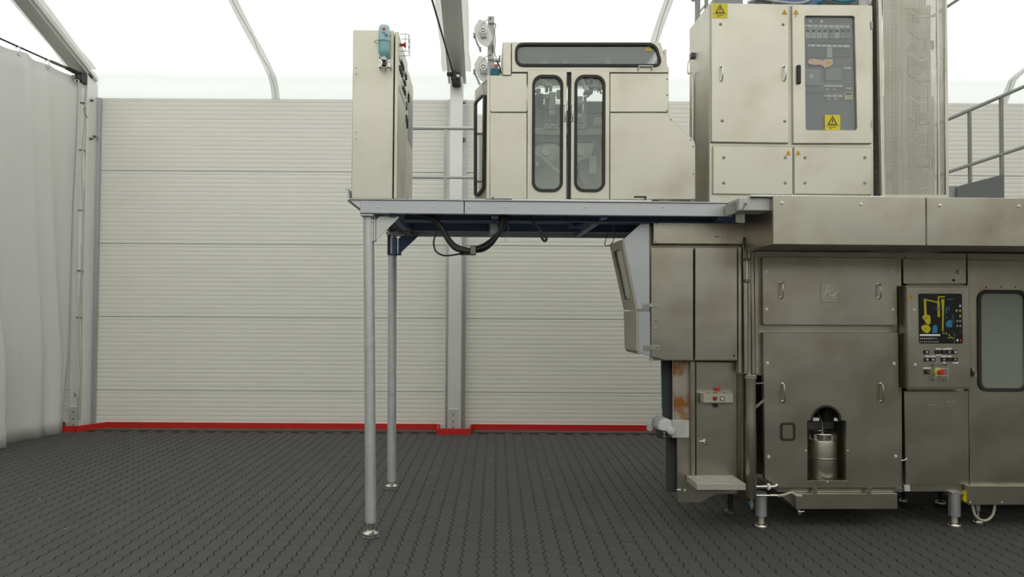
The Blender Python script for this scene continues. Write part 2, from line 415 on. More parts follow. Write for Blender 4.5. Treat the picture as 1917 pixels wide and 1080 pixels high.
# rear wall: ribbed sandwich panels, five rows in each bay
wb = solo('wall_back', B().box(XL, XR, WY+0.012, WY+0.10, -0.05, 4.51), joint, (0, WY, 0), W, 'light grey wall of horizontally ribbed sandwich panels', 'wall', kind='structure')
def ribbed(x0, x1, z0, z1):
    z = z1-0.003; prof = [(0.02, z)]; pitch = 0.0602
    prof.append((0.004, z)); prof.append((0.0, z-0.004))
    while z-pitch > z0+0.012:
        prof += [(0.0, z-pitch*0.60), (0.0018, z-pitch*0.70), (0.0018, z-pitch*0.90), (0.0, z-pitch)]
        z -= pitch
    prof += [(0.0, z0+0.007), (0.004, z0+0.003), (0.02, z0+0.003)]
    vs = []; fs = []
    for d, zz in prof: vs += [(x0, WY+d, zz), (x1, WY+d, zz)]
    for i in range(len(prof)-1): fs.append((2*i+1, 2*i, 2*i+2, 2*i+3))
    return B().add(vs, fs)
rows = [(3.508, 4.508), (2.508, 3.508), (1.508, 2.508), (0.508, 1.508), (0.0, 0.508)]
edges = [XL]+COLX+[XR]
for i in range(len(edges)-1):
    for z0, z1 in rows:
        part('wall_panel', ribbed(edges[i]+0.02, edges[i+1]-0.02, z0, z1), wallp, wb)
# other walls of the tent
wall_gm = mat('darkened_wall_panel', (0.34,0.335,0.31,1), 0.5)  # unseen walls, grey kept dark to dim what the steel reflects
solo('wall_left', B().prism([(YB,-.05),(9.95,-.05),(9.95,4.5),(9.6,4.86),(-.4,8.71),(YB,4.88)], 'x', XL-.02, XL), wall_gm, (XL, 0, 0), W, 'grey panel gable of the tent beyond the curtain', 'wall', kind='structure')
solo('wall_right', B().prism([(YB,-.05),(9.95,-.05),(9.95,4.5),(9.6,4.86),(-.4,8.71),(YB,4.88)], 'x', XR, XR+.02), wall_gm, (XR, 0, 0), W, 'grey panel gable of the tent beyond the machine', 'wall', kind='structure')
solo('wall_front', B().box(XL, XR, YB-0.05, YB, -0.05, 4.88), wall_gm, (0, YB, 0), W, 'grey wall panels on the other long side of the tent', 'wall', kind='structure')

# roof membrane, sagging between the rafters
b = B(); xs = []
bays = [XL]+COLX+[XR]
for i in range(len(bays)-1):
    for k in range(12): xs.append((bays[i]+(bays[i+1]-bays[i])*k/12, k/12))
xs.append((XR, 0))
ys = [9.90, 9.80, 9.70, 9.6, 9.45, 9.2, 8.9, 8.5, 8, 7, 6, 4.5, 3, 1.5, 0.6, -0.4, -1.5, -3, -5, -7, -9, YB]
def roofz(y, s):
    if y > 9.6:
        t = (9.90-y)/0.30; base = 4.50+(4.86-4.50)*math.sin(t*PI/2)
    else: base = RZ(y)
    sag = 0.26*(math.sin(PI*s)**0.8 if s > 0 else 0)*min(1, max(0, (9.9-y)/2.4))
    return base-sag
vs = [(x, y, roofz(y, s)) for y in ys for x, s in xs]; nx = len(xs)
fs = [(j*nx+i, (j+1)*nx+i, (j+1)*nx+i+1, j*nx+i+1) for j in range(len(ys)-1) for i in range(nx-1)]
ce = solo('ceiling', b.add(vs, fs), membrane, (0, 0, 4.5), W, 'white translucent tent roof membrane glowing with daylight', 'roof', kind='structure', smooth=True)
for i in range(len(bays)-1):                          # welded seam in the middle of each bay, and hems along the rafters
    xm = (bays[i]+bays[i+1])/2
    for (xc, w, s, nm) in ((xm, 0.055, 0.5, 'roof_seam'),):
        v2 = []; f2 = []
        for j, y in enumerate(ys[:16]):
            z = roofz(y, s)-0.012; wob = 0.02*math.sin(j*1.7)
            v2 += [(xc-w+wob*.3, y, z), (xc+w+wob*.3, y, z)]
            if j: f2.append((2*j-2, 2*j-1, 2*j+1, 2*j))
        sm = part(nm, B().add(v2, f2), membrane2, ce)
        part('seam_cord', B().tube([(xc+0.014*math.sin(j*2.3), y, roofz(y, s)-0.016) for j, y in enumerate(ys[:14])], 0.004, 5), ltgrey, sm)
for xc in COLX:
    for sgn in (-1, 1):
        v2 = []; f2 = []
        for j, y in enumerate(ys[3:16]):
            z = roofz(y, 0.0)-0.03
            v2 += [(xc+sgn*0.10, y, z), (xc+sgn*(0.19+0.012*math.sin(j*2.1)), y, z-0.012)]
            if j: f2.append((2*j-2, 2*j-1, 2*j+1, 2*j) if sgn < 0 else (2*j-1, 2*j-2, 2*j, 2*j+1))
        part('membrane_hem', B().add(v2, f2), membrane2, ce)

# aluminium frames: columns and rafters
clab = ['aluminium tent column in the corner beside the hanging curtain', 'pale aluminium tent column standing behind the raised platform', 'aluminium tent column against the wall behind the filling machine', 'aluminium tent column against the wall beyond the stair']
rlab = ['aluminium roof rafter above the hanging curtain', 'aluminium roof rafter meeting the white column behind the platform', 'aluminium roof rafter above the electrical cabinet', 'aluminium roof rafter beyond the stair']  # rafters and columns share one mill aluminium
for i, xc in enumerate(COLX[:3]):
    t = thing('tent_column', clab[i], 'column', (xc, 9.7, 0), W, 'columns along the ribbed wall')
    part('profile', B().box(xc-0.085, xc+0.085, 9.58, WY-0.02, 0.0, 4.77), alu, t, bev=0.006)
    for sgn in (-1, 1):
        part('flange', B().box(xc+sgn*0.108-0.026, xc+sgn*0.108+0.026, WY-0.055, WY-0.004, 0.02, 4.50), galv_bl, t, bev=0.003)
    bpl = part('base_plate', B().box(xc-0.07, xc+0.05, 9.563, 9.578, 0.03, 0.32), galv, t, bev=0.002)
    for z in (0.08, 0.16, 0.25): part('anchor_bolt', B().lathe((xc-0.01, 9.564, z), (0,-1,0), [(.011,0),(.011,.006),(.006,.007),(.006,.016)], 6), steel_dk, bpl)
    for z in (3.9, 4.42): part('bolt', B().lathe((xc+0.084, 9.66, z), (1,0,0), [(.02,0),(.02,.016),(.01,.018),(.01,.04)], 6), steel_dk, t)
    for z in (3.95, ): part('bolt', B().lathe((xc+0.084, 9.74, z), (1,0,0), [(.02,0),(.02,.016),(.01,.018),(.01,.04)], 6), steel_dk, t)
for i, xc in enumerate(COLX[:3]):
    y0, y1 = 9.56, -0.35; t = thing('roof_rafter', rlab[i], 'rafter', (xc, y0, RZ(y0)), W, 'rafters of the tent roof')
    dz = 0.10
    part('beam', B().prism([(y0+0.12, RZ(y0+.12)-0.02-dz), (y0+0.12, RZ(y0+.12)-0.03), (y1, RZ(y1)-0.03), (y1, RZ(y1)-0.03-dz)], 'x', xc-0.085, xc+0.085), alu, t)
    for sgn in (-1, 1):
        part('keder_rail', B().prism([(y0+0.2, RZ(y0+.2)-0.09), (y0+0.2, RZ(y0+.2)-0.03), (y1, RZ(y1)-0.03), (y1, RZ(y1)-0.09)], 'x', xc+sgn*0.103-0.018, xc+sgn*0.103+0.018), alu, t)

# red painted skirting that steps round the columns
sk = B(); k = 0
def skirt(pts, h=0.078, th=0.022):
    global k
    bb = B()
    for (x0, y0), (x1, y1) in zip(pts[:-1], pts[1:]):
        d = Vector((x1-x0, y1-y0)).normalized(); n = Vector((d.y, -d.x))*th; e = d*0.004
        bb.prism([(x0-e.x, y0-e.y), (x1+e.x, y1+e.y), (x1+n.x+e.x, y1+n.y+e.y), (x0+n.x-e.x, y0+n.y-e.y)], 'z', 0.0, h)
    return bb
c0, c1, c2 = COLX[:3]
red_pts = [(-9.5, WY), (c0-0.3, WY), (c0-0.2, 9.50), (c0+0.06, 9.50), (c0+0.28, WY-0.01), (c1-0.27, WY-0.01), (c1-0.205, WY-0.05), (c1-0.205, 9.49), (c1+0.205, 9.49), (c1+0.205, WY-0.05), (c1+0.25, WY-0.01), (c2-0.25, WY-0.01), (XR, WY-0.01)]
tr = solo('trim_1', skirt(red_pts), redp, (0, 9.8, 0), W, 'red painted skirting along the foot of the wall, stepped round the columns', 'skirting', kind='structure')
tr['kind'] = 'structure'

# ------------------------------------------------------------------ curtain on its cable
def CXY(y): return -5.585-0.115*(9.5-y)
def cab_z(y): return 4.74-0.01*(9.5-y)
cur = thing('hanging_curtain', 'tall grey white tarpaulin curtain hooked on a sloping cable', 'curtain', (CXY(8.5), 8.5, 0), W)
vs = []; fs = []; ny, nz = 120, 26; Y0, Y1 = 9.51, 4.6
for i in range(ny+1):
    y = Y0+(Y1-Y0)*i/ny
    for j in range(nz+1):
        h = j/nz; z0 = 0.02; zt = cab_z(y)-0.055-0.018*abs(math.sin((9.5-y)*PI/0.47))
        z = z0+(zt-z0)*h
        lowpull = max(0, (0.22-h)/0.22)
        yy = y-0.16*lowpull*math.exp(-(Y0-y)*2.5)
        am = 0.05+0.075*(1-h)**1.1
        ph = (y*7.0+h*4.2)
        f = math.sin(ph)*0.45+math.sin(ph*1.83+1.1-h*3)*0.35+math.sin(y*19.0+h*8)*0.30+0.25*abs(math.sin(y*9.5+h*6))
        bulge = -0.03*math.sin(PI*min(1, h*1.2))
        x = CXY(y)+am*f*min(1,0.25+(Y0-y)*1.2)+bulge-0.10*lowpull*(1-math.exp(-(Y0-y)*2))+0.045*math.exp(-((h-0.55+0.22*(9.3-y))/0.03)**2)*math.exp(-((y-9.1)/0.5)**2)*0
        vs.append((x, yy, z))
for i in range(ny):
    for j in range(nz):
        a = i*(nz+1)+j; fs.append((a, a+1, a+nz+2, a+nz+1))
cf = part('curtain_cloth', B().add(vs, fs), curtm, cur, smooth=True)
md = cf.modifiers.new('thickness', 'SOLIDIFY'); md.thickness = 0.004
def ring(par, c, r, rt, axis, m, name='grommet'):
    a = Vector(axis).normalized(); x = a.orthogonal().normalized(); y = a.cross(x); c = Vector(c)
    return part(name, B().tube([c+x*r*math.cos(2*PI*k/14)+y*r*math.sin(2*PI*k/14) for k in range(14)], rt, 6, closed=True), m, par, smooth=True)
for k in range(11):
    y = 9.42-0.0-k*0.47
    g = ring(cur, (CXY(y)+0.03, y, cab_z(y)-0.10), 0.022, 0.006, (1,0,0), steel_lt)
    part('hook', B().tube([(CXY(y)+0.03,y,cab_z(y)-0.085),(CXY(y)+0.035,y,cab_z(y)-0.03),(CXY(y)+0.01,y,cab_z(y)+0.012),(CXY(y)-0.012,y,cab_z(y)+0.004),(CXY(y)-0.01,y,cab_z(y)-0.03)], 0.006, 6), white, g, smooth=True)
cb = thing('curtain_cable', 'taut black cable with turnbuckle that carries the curtain', 'cable', (CXY(9.5), 9.5, 4.86), W)
part('cable', B().tube([(CXY(y), y, cab_z(y)) for y in (9.28, 8.8, 8.2, 7.5, 6.5, 5.5, 4.5)], 0.011, 8), black, cb, smooth=True)
part('turnbuckle', B().tube([(CXY(9.02),9.02,cab_z(9.02)),(CXY(9.04),9.04,cab_z(9.04)),(CXY(9.26)+.01,9.26,cab_z(9.26)),(CXY(9.28)+.01,9.28,cab_z(9.28))], [.010,.020,.020,.012], 8), steel_dk, cb, smooth=True)
part('shackle', B().tube([(CXY(9.27)+.01,9.27,4.737),(CXY(9.34)+.02,9.34,4.735),(CXY(9.42)+.05,9.42,4.72),(c0+.05,9.50,4.69)], [.022,.028,.03,.02], 8), black, cb, smooth=True)
part('bracket', B().box(c0+0.025, c0+0.08, 9.44, 9.582, 4.61, 4.74), black, cb, bev=0.008)
part('bracket_jaw', B().box(c0+0.03, c0+0.07, 9.37, 9.445, 4.63, 4.69), black, cb, bev=0.008)
ring(cb, (c0+0.05, 9.39, 4.60), 0.024, 0.007, (0,1,0), steel_lt, 'eye_ring')
part('bolt', B().lathe((c0+0.03, 9.40, 4.66), (-.3,-1,0.1), [(.018,0),(.018,.02),(.009,.02),(.009,.06)], 6), steel_lt, cb)
# rolled edge strapped to the corner column
rl = thing('rolled_tarpaulin_edge', 'white rolled tarpaulin edge strapped along the corner column', 'tarpaulin', (c0-0.12, 9.5, 0), W)
pts = [(c0+0.035+0.02*math.sin(z*2.2)*0.5+0.02*(4.6-z)/4, 9.545, z) for z in [0.55+0.2*i for i in range(21)]]
part('roll', B().tube(pts, [0.028+0.006*math.sin(i*1.9) if i > 8 else 0.018 for i in range(21)], 10), alu_w, rl, smooth=True)
part('edge_cord', B().tube([(c0+0.085+0.015*math.sin(z*3.1), 9.51, z) for z in [0.3+0.22*i for i in range(20)]], 0.009, 6), alu_d, rl, smooth=True)
for z in (4.35, 3.72, 2.92, 2.12, 1.5):
    part('strap', B().lathe((c0+0.045, 9.545, z-0.006), (0,0,1), [(.036,0),(.038,.003),(.038,.010),(.036,.012)], 12), steel_dk, rl, smooth=True)
ring(rl, (c0+0.09, 9.50, 4.30), 0.022, 0.007, (0,1,0), steel_lt, 'ring')
part('tie_end', B().tube([(c0+0.09,9.50,4.28),(c0+0.10,9.49,4.22),(c0+0.13,9.50,4.14)], 0.007, 6), steel_dk, rl)
part('end_hook', B().tube([(c0+0.04,9.50,0.46),(c0+0.05,9.48,0.52),(c0+0.08,9.48,0.50),(c0+0.09,9.49,0.40),(c0+0.10,9.49,0.22),(c0+0.10,9.50,0.16)], 0.012, 8), alu_d, rl, smooth=True)

# bracing rod at the centre column
br = thing('bracing_rod', 'thin black bracing rod hooked to the top of the white column', 'rod', (c1, 9.5, 4.8), W)
p0 = Vector(W.q(847, 131, 9.25)); p1 = Vector(W.q(806, -10, 7.7)); p2 = p0+(p1-p0)*1.3
part('rod', B().tube([p0, p2], 0.0115, 8), black, br, smooth=True)
ring(br, p0+Vector((0,0.02,-0.02)), 0.03, 0.009, (0,1,0.1), steel_lt, 'eye')
x0_, x1_, z0_, z1_ = W.rect(844, 134, 861, 150, 9.28)
part('bracket', B().box(x0_, x1_, 9.28, 9.582, z0_, z1_).box(x0_-0.05, x0_+0.02, 9.22, 9.30, z0_+.05, z0_+.09).box(x0_+.02, x0_+.07, 9.22, 9.30, z0_-.02, z1_), black, br, bev=0.008)
for (px, py) in ((841, 139), (851, 148), (857, 141)):
    u, _, z = W.q(px, py, 9.24); part('bolt', B().lathe((u, 9.28, z), (0,-1,0), [(.02,0),(.02,.02),(.01,.02),(.01,.05)], 6), steel_dk if px != 857 else steel_lt, br)

# ================================================================== THE MACHINE (frame M)
L1 = M.floor(694, 1005); L2 = M.floor(733, 915)
VF = L1[1]-0.085                                      # front face of the platform beam
DZ = M.q(1000, 375, VF)[2]                            # top of the platform deck
ZB = M.q(1000, 402, VF)[2]
VBK = L2[1]+0.085
pf = thing('steel_platform', 'galvanised steel platform on tall round legs carrying the cabinets', 'platform', (L1[0], L1[1], 0))
uL = M.uz(674, 389, VF)[0]; uR = M.uz(1372, 389, VF)[0]; uJ = M.uz(869, 389, VF)[0]; uD = M.uz(653, 375, VF)[0]
part('deck_plate', B().box(uD, M.uz(1447, 410, 4.90)[0]+.002, VF-0.012, VBK+0.02, DZ-0.008, DZ), galv_bl, pf)
for a, c in ((uL, uJ-0.002), (uJ+0.002, uR)):
    part('front_beam', B().box(a, c, VF, VF+0.05, ZB, DZ-0.009), galv_bl, pf, bev=0.003)
part('deck_edge', B().prism([(uD, DZ-0.010), (uL, DZ-0.010), (uL, DZ-0.062)], 'z', 0, 0) if False else B().plate([(uD, DZ-0.009), (uL, DZ-0.068), (uL, DZ-0.009)], VF+0.004, VBK), galv, pf)
for px in (708, 809, 879, 947, 1096, 1242): bolt(pf, px, 387.5, VF, 2.4, galv)
b = B().plate(pp([(647,353),(651,352),(653.5,374),(650,376)], VF+0.02), VF+0.02, VBK)
part('toe_plate', b, galv, pf)
part('toe_bolt', B().lathe(M.q(650, 355, VF+0.05), (-1,0,0), [(.006,0),(.006,.012)], 8), steel_dk, pf)
# blue beams under the deck
zb1 = M.q(1000, 417, VF+0.25)[2]
part('blue_beam', B().box(uL+0.30, uR+0.1, VF+0.22, VF+0.27, zb1, DZ-0.010).box(uL+0.30, uR+0.1, VF+0.17, VF+0.31, zb1, zb1+0.008), bluep, pf)
zf0, zf1 = M.q(1000, 444, VBK-0.06)[2], M.q(1000, 436, VBK-0.06)[2]
part('rear_beam', B().box(uL+0.02, uR+0.1, VBK-0.06, VBK-0.01, zf0, DZ-0.010), galv, pf, bev=0.003)
part('rear_blue_beam', B().box(uL+0.25, uR+0.1, VBK-0.36, VBK-0.31, zf0+0.02, DZ-0.010), bluep, pf)
for px in (742, 925, 1120, 1330):
    u = M.uz(px, 410, VF+0.3)[0]; part('cross_beam', B().box(u-0.025, u+0.025, VF+0.05, VBK-0.06, zb1+0.01, DZ-0.010), bluep, pf)
part('end_beam', B().box(uL, uL+0.05, VF+0.05, VBK-0.06, ZB+0.02, DZ-0.010), galv, pf)
for px in (1115, 1136, 962, 968): 
    u = M.uz(px, 408, VF+0.2)[0]; part('rib', B().plate([(u-.012, zb1+.01), (u+.02, zb1+.06), (u+.02, DZ-.01), (u-.012, DZ-.01)], VF+0.16, VF+0.215), bluep, pf)
part('hanging_plate', bp(919, 402, 932, 437, VF+0.35, 0.006), galv, pf)
part('blue_bracket', bp(1066, 416, 1092, 427, VF+0.30, 0.02), blueb, pf, bev=0.003)
part('bracket_knob', B().lathe(M.q(1076, 419, VF+0.30), (0,-1,0), [(.014,0),(.014,.02),(.008,.03)], 10), black, pf)
part('blue_tab', bp(1148, 418, 1152, 428, VF+0.34, 0.02), blueb, pf)
part('junction_tray', B().box(M.uz(760,430,VF+.8)[0], M.uz(905,430,VF+.8)[0], VF+0.5, VF+1.1, zf0+0.09, zf0+0.10), ltgrey, pf)
# legs
def leg(L, pxc, ytop, ybot, w, ycol, kind):
    v = L[1]; r = M.size(w/2, v); zt = M.q(pxc, ytop, v)[2]; zb = M.q(pxc, ybot, v)[2]; u = L[0]
    ut = M.uz(pxc, ytop, v)[0]
    g = part('leg', B().tube([(u, v, zb), (u*0.9+ut*0.1, v, zb+(zt-zb)*.1), (ut, v, zt)], r, 20), galv, pf, smooth=True)
    part('spindle', B().tube([(u, v, 0.02), (u, v, zb+0.02)], r*0.42, 12), steel_lt, g, smooth=True)
    rp = r*1.42
    part('foot_plate', B().lathe((u, v, -0.001), (0,0,1), [(rp*.95,0),(rp,.004),(rp,.009),(rp*.9,.012),(rp*.9,.02),(rp,.023),(rp,.033),(rp*.55,.046),(rp*.5,.05)], 24), steel_lt, g, smooth=True)
    return g, ut, zt, r
g, ut, zt, r = leg(L1, 690, 404.5, 977, 20.5, 0, 0)
part('head_plate', B().box(ut-r*1.25, ut+r*1.15, L1[1]-0.07, L1[1]+0.07, zt-0.006, ZB+0.001), galv, g, bev=0.002)
x0, x1, z0, z1 = M.rect(696.5, 412, 704, 452, L1[1])
part('clamp_flange', B().box(x0, x0+(x1-x0)*.45, L1[1]-.03, L1[1]+.03, z0, z1).box(x0+(x1-x0)*.55, x1, L1[1]-.03, L1[1]+.03, z0, z1), galv, g, bev=0.001)
part('gusset', B().plate(pp([(704,412),(710,405),(747,405),(747,407),(704,450)], L1[1]-.02), L1[1]-0.02, L1[1]-0.008), galv, g)
for (a, c) in ((698, 414), (702, 449)): part('flange_bolt', B().lathe(M.q(a, c, L1[1]-.03), (0,-1,0), [(.007,0),(.007,.01)], 6), steel_lt, g)
g, ut, zt, r = leg(L2, 735, 440, 901, 16.5, 0, 0)
x0, x1, z0, z1 = M.rect(725, 445, 750, 477, L2[1]-.06)
part('clamp_block', B().box(x0, x0+.012, L2[1]-.06, L2[1]+.02, z0, z1+.03).box(x0+.045, x0+.085, L2[1]-.065, L2[1]+.02, z0, z1).box(x0+.1, x1, L2[1]-.06, L2[1]+.02, z0, z1).box(x0, x1, L2[1]-.06, L2[1]+.02, z0, z0+.012), blueb, g, bev=0.002)
part('gusset', B().plate(pp([(749,442),(785,440),(749,474)], L2[1]-.05), L2[1]-0.05, L2[1]-0.038), blueb, g)
part('head_plate', B().box(ut-r*1.3, ut+r*2.5, L2[1]-0.06, L2[1]+0.06, zt-0.002, zf0+0.03), galv, g)
# checker plate edge and black angle on the deck
b = B(); x0, x1, z0, z1 = M.rect(958, 370.5, 1207, 375, VF+0.02)
part('checker_mat', B().box(x0, x1, VF+.01, VF+.13, DZ-.001, DZ+.012), alu, pf, bev=0.003)
part('angle_clip', bp(1188, 367, 1210, 369.5, VF, .02).add(*quad(1207.5, 367, 1210, 374, VF, .02)), black, pf)

# cable bundle hanging under the platform
cbl = thing('cable_bundle', 'bundle of black cables sagging under the platform with a clamp plate', 'cables', M.q(880, 470, VF+.12))
def sp(pts, n=5):                                     # smooth a point list (Catmull-Rom)
    P = [Vector(p) for p in pts]; P = [P[0]*2-P[1]]+P+[P[-1]*2-P[-2]]; out = []
    for i in range(1, len(P)-2):
        for k in range(n):
            t = k/n; a, b_, c, d = P[i-1:i+3]
            out.append(0.5*((2*b_)+(c-a)*t+(2*a-5*b_+4*c-d)*t*t+(3*b_-a-3*c+d)*t**3))
    out.append(P[-2]); return out
def pxs(lst, v): return [M.q(x, y, v+(0 if len(l) < 3 else l[2])) for l in lst for x, y in [l[:2]]]
for k, dy in enumerate((0, -4, -7)):
    part('cable', B().tube(sp(pxs([(790,403+dy*.3),(806,407+dy*.5),(824,424+dy*.8),(839,450+dy),(854,466+dy),(880,471+dy*.5)], VF+.10+k*.015)), .017-.003*k, 8), black, cbl, smooth=True)
for k, (dx, dy) in enumerate(((0,0),(3,3),(8,6),(-3,-6),(5,-3))):
    part('cable', B().tube(sp(pxs([(886,468+dy*.6),(905,463+dy),(921,452+dy),(934,436+dy*.6),(940+dx,416),(941+dx,404)], VF+.085+k*.015)), .0085, 8), black, cbl, smooth=True)
part('cable', B().tube(sp(pxs([(822,425),(815,440),(812,455),(816,470),(830,478),(850,477),(870,473)], VF+.12)), .0065, 8), black, cbl, smooth=True)
part('clamp_plate', bp(861, 461, 891, 478, VF+.155, .006), galv, cbl, bev=.002)
part('clamp_block', bp(880, 460, 891, 476, VF+.07, .09), steel_dk, cbl, bev=.004)
part('cable', B().tube(sp(pxs([(742,432),(752,436),(762,434),(768,428)], VF+.7)), .014, 8), mdgrey, cbl, smooth=True)
ch = solo('cable_end', B().tube(sp(pxs([(992,404),(1000,418),(1010,430),(1015,446),(1020,451),(1023,447),(1019,440)], VF+.12)), .010, 8), black, M.q(1010, 430, VF+.12), M, 'short black cable end hooked down below the platform beam', 'cable', smooth=True)
solo('wire_loop', B().tube(sp(pxs([(1150,425),(1150,440),(1146,455),(1137,460),(1132,457),(1135,446),(1139,436)], VF+.34)), .0035, 6), black, M.q(1140, 450, VF+.34), M, 'thin black wire loop hanging from the small blue tab', 'wire', smooth=True)
solo('thin_wire', B().tube(sp(pxs([(950,420),(952,428),(948,440),(945,452)], VF+.30)), .0022, 6).tube(sp(pxs([(941,422),(930,432),(922,438),(905,444)], VF+.30)), .0022, 6), galv, M.q(945, 440, VF+.3), M, 'loose thin wires dangling beside the hanging plate', 'wire')

# rear guard rail of the platform
VR = VBK-0.03
gr = thing('guard_rail', 'round galvanised guard rail along the rear of the platform', 'railing', (M.uz(835,375,VR)[0], VR, DZ))
for py, r_ in ((240, .017), (332, .014)):
    part('rail', B().tube([M.q(735, py, VR), M.q(950, py+.5, VR)], r_, 10), galv, gr, smooth=True)
for px, w in ((763, 2), (834, 2.4)):
    u = M.uz(px, 300, VR)[0]; z = M.q(px, 241, VR)[2]; part('post', B().box(u-.014, u+.014, VR-.012, VR+.012, DZ-.002, z), galv, gr, bev=.002)

# ---- left control cabinet
VC = VF+0.075
lc = thing('control_cabinet', 'tall narrow stainless control cabinet with an emergency button on its side', 'cabinet', (M.uz(700,372,VC)[0], VC, DZ))
x0, x1, z0, z1 = M.rect(659.5, 56.5, 736, 371, VC)
VC2 = VC+0.72
part('body', B().box(x0, x1, VC, VC2, DZ+.012, z1), steel_up, lc, bev=.004)
part('plinth', B().box(x0+.01, x1+.03, VC+.02, VC2-.02, DZ-.001, DZ+.012), black, lc)
xs_, xd, _, zd = M.rect(738, 59, 744.5, 371, VC)
dr = part('door', B().box(xs_, xd, VC+.004, VC2-.004, DZ+.015, zd), steel_up, lc, bev=.003)
for (px, py) in ((667,127),(667,139),(666,247.5),(666,260),(731,67),(710.5,108),(730.5,108.5)): hole(lc, px, py, VC, 1.1)
def sidept(px, py, v): return (xd, v, M.q(px, py, v)[2])
# emergency button and cage on the side
ve = VC+.16; ze = M.q(748, 84, ve)[2]
eb = part('emergency_button', B().lathe((xd, ve, ze), (1,0,0), [(.012,0),(.012,.012),(.010,.02),(.020,.028),(.022,.034),(.018,.040)], 16), red, dr, smooth=True)
for dz in (-.065, -.022, .022, .065):
    part('cage_wire', B().tube([(xd, ve-.045, ze+dz), (xd+.055, ve-.05, ze+dz), (xd+.065, ve-.04, ze+dz), (xd+.065, ve+.05, ze+dz), (xd, ve+.055, ze+dz)] if abs(dz) > .03 else [(xd+.066, ve-.045, ze+dz), (xd+.066, ve+.05, ze+dz)], .0022, 6), steel_dk, dr)
for q_, w_ in ((.064,-.045),(.064,.05),(.04,-.05)): part('cage_wire', B().tube([(xd+q_, ve+w_, ze-.065), (xd+q_, ve+w_, ze+.065)], .0022, 6), steel_dk, dr)
for i in range(3):
    for j in range(7):
        if (i, j) in ((2,0),(2,1),(1,6)): continue
        v = VC+.10+j*.075; z = ze-.125-i*.075
        part('push_button', B().box(xd-.001, xd+.012, v-.022, v+.022, z-.018, z+.018), black if (i+j) % 4 else white, dr, bev=.002)
for j, i in ((6, 3), (6, 4.4)):
    v = VC+.10+j*.085; part('push_button', B().box(xd-.001, xd+.010, v-.02, v+.02, ze-.12-i*.075-.03, ze-.12-i*.075+.03), black, dr, bev=.002)
part('name_strip', B().box(xd-.001, xd+.004, VC+.08, VC+.62, ze-.37, ze-.335), ltgrey, dr)
part('door_handle', B().box(xd-.001, xd+.012, VC2-.06, VC2-.03, DZ+.7, DZ+.78), black, dr, bev=.003)
# rear part of the row
rc = thing('rear_control_cabinet', 'stainless cabinet standing behind the control cabinet on the platform', 'cabinet', (x1, VC2+.3, DZ))
VC3 = VC2+.56
part('body', B().box(x0+.03, xd-.022, VC2+.006, VC3, DZ+.0, z1-.03), steel_up, rc, bev=.004)
d2 = part('door', B().box(xd-.02, xd-.004, VC2+.012, VC3-.012, DZ+.02, z1-.04), steel_up, rc, bev=.003)
part('display_panel', B().box(xd-.005, xd-.001, VC2+.10, VC3-.08, z1-.62, z1-.20), mdgrey, d2, bev=.002)
part('lock', B().box(xd-.005, xd+.010, VC2+.05, VC2+.075, DZ+.95, DZ+1.02), black, d2)
part('lock', B().box(xd-.005, xd+.010, VC2+.05, VC2+.07, DZ+.10, DZ+.13), black, d2)

# soap bottle hanging upside down in its holder
vb = VC-.05; ub = M.uz(719, 80, vb)[0]
bt = thing('soap_dispenser', 'pale blue soap bottle hung upside down on the control cabinet', 'dispenser', M.q(719, 126, vb))
zz = lambda y: M.q(719, y, vb)[2]
S = M.size(1, vb); rb = 10.8*S
def flat(bd, k=.8):
    bd.v = [(x, vb+(y-vb)*k, z) for x, y, z in bd.v]; return bd
bo = part('bottle', flat(B().lathe((ub, vb, zz(109)), (0,0,1), [(4.5*S,0),(4.6*S,zz(106)-zz(109)),(7.5*S,zz(103)-zz(109)),(rb*.97,zz(98)-zz(109)),(rb,zz(92)-zz(109)),(rb*.99,zz(79)-zz(109))], 24)), soap, bt, smooth=True)
part('bottle_label', flat(B().lathe((ub, vb, zz(79)), (0,0,1), [(rb,0),(rb,zz(66)-zz(79)),(rb*.97,zz(56)-zz(79)),(rb*.9,zz(50)-zz(79)),(rb*.75,zz(48)-zz(79)),(rb*.4,zz(47)-zz(79))], 24)), soap2, bt, smooth=True)
vp_ = vb-rb*.8
part('label_print', bp(715, 52, 722, 55, vp_, .004).add(*quad(716.5, 54, 721, 57, vp_, .004)), red, bo)
part('label_print', bp(714, 60, 722, 61, vp_-.001, .004).add(*quad(717, 63, 725, 64, vp_-.001, .004)).add(*quad(720, 66, 727, 67.5, vp_-.001, .004)), scrbd, bo)
part('cap', B().lathe((ub, vb, zz(113)), (0,0,1), [(5.2*S,0),(5.4*S,.004),(5.2*S,zz(108.5)-zz(113))], 16), white, bt, smooth=True)
part('holder', bp(709, 112, 730.5, 125.5, VC-.010, .010).add(*quad(709, 117, 711, 125.5, VC-.07, .06)).add(*quad(728, 117, 730.5, 125.5, VC-.07, .06)), steel_lt, bt, bev=.001)
part('pump_valve', B().lathe((ub, vb, zz(125)), (0,0,1), [(4*S,0),(4.4*S,.01),(3*S,.02),(3*S,zz(112)-zz(125))], 12), black, bt, smooth=True)
part('lever', B().tube(sp(pxs([(713,118),(712,124),(716,126),(724,126),(727,121)], VC-.09)), .004, 6), steel_lt, bt)
part('wire_ring', B().tube([(ub-.003+rb*1.12*math.cos(a)-(.02 if math.cos(a) < -.8 else 0), vb+.004+rb*.95*math.sin(a), zz(78)) for a in [2*PI*k/20 for k in range(20)]], .002, 6, closed=True), steel_dk, bt)
for px in (711, 729): part('screw', B().lathe(M.q(px, 116.5, VC-.01), (0,-1,0), [(.006,0),(.005,.004)], 8), steel_dk, bt)

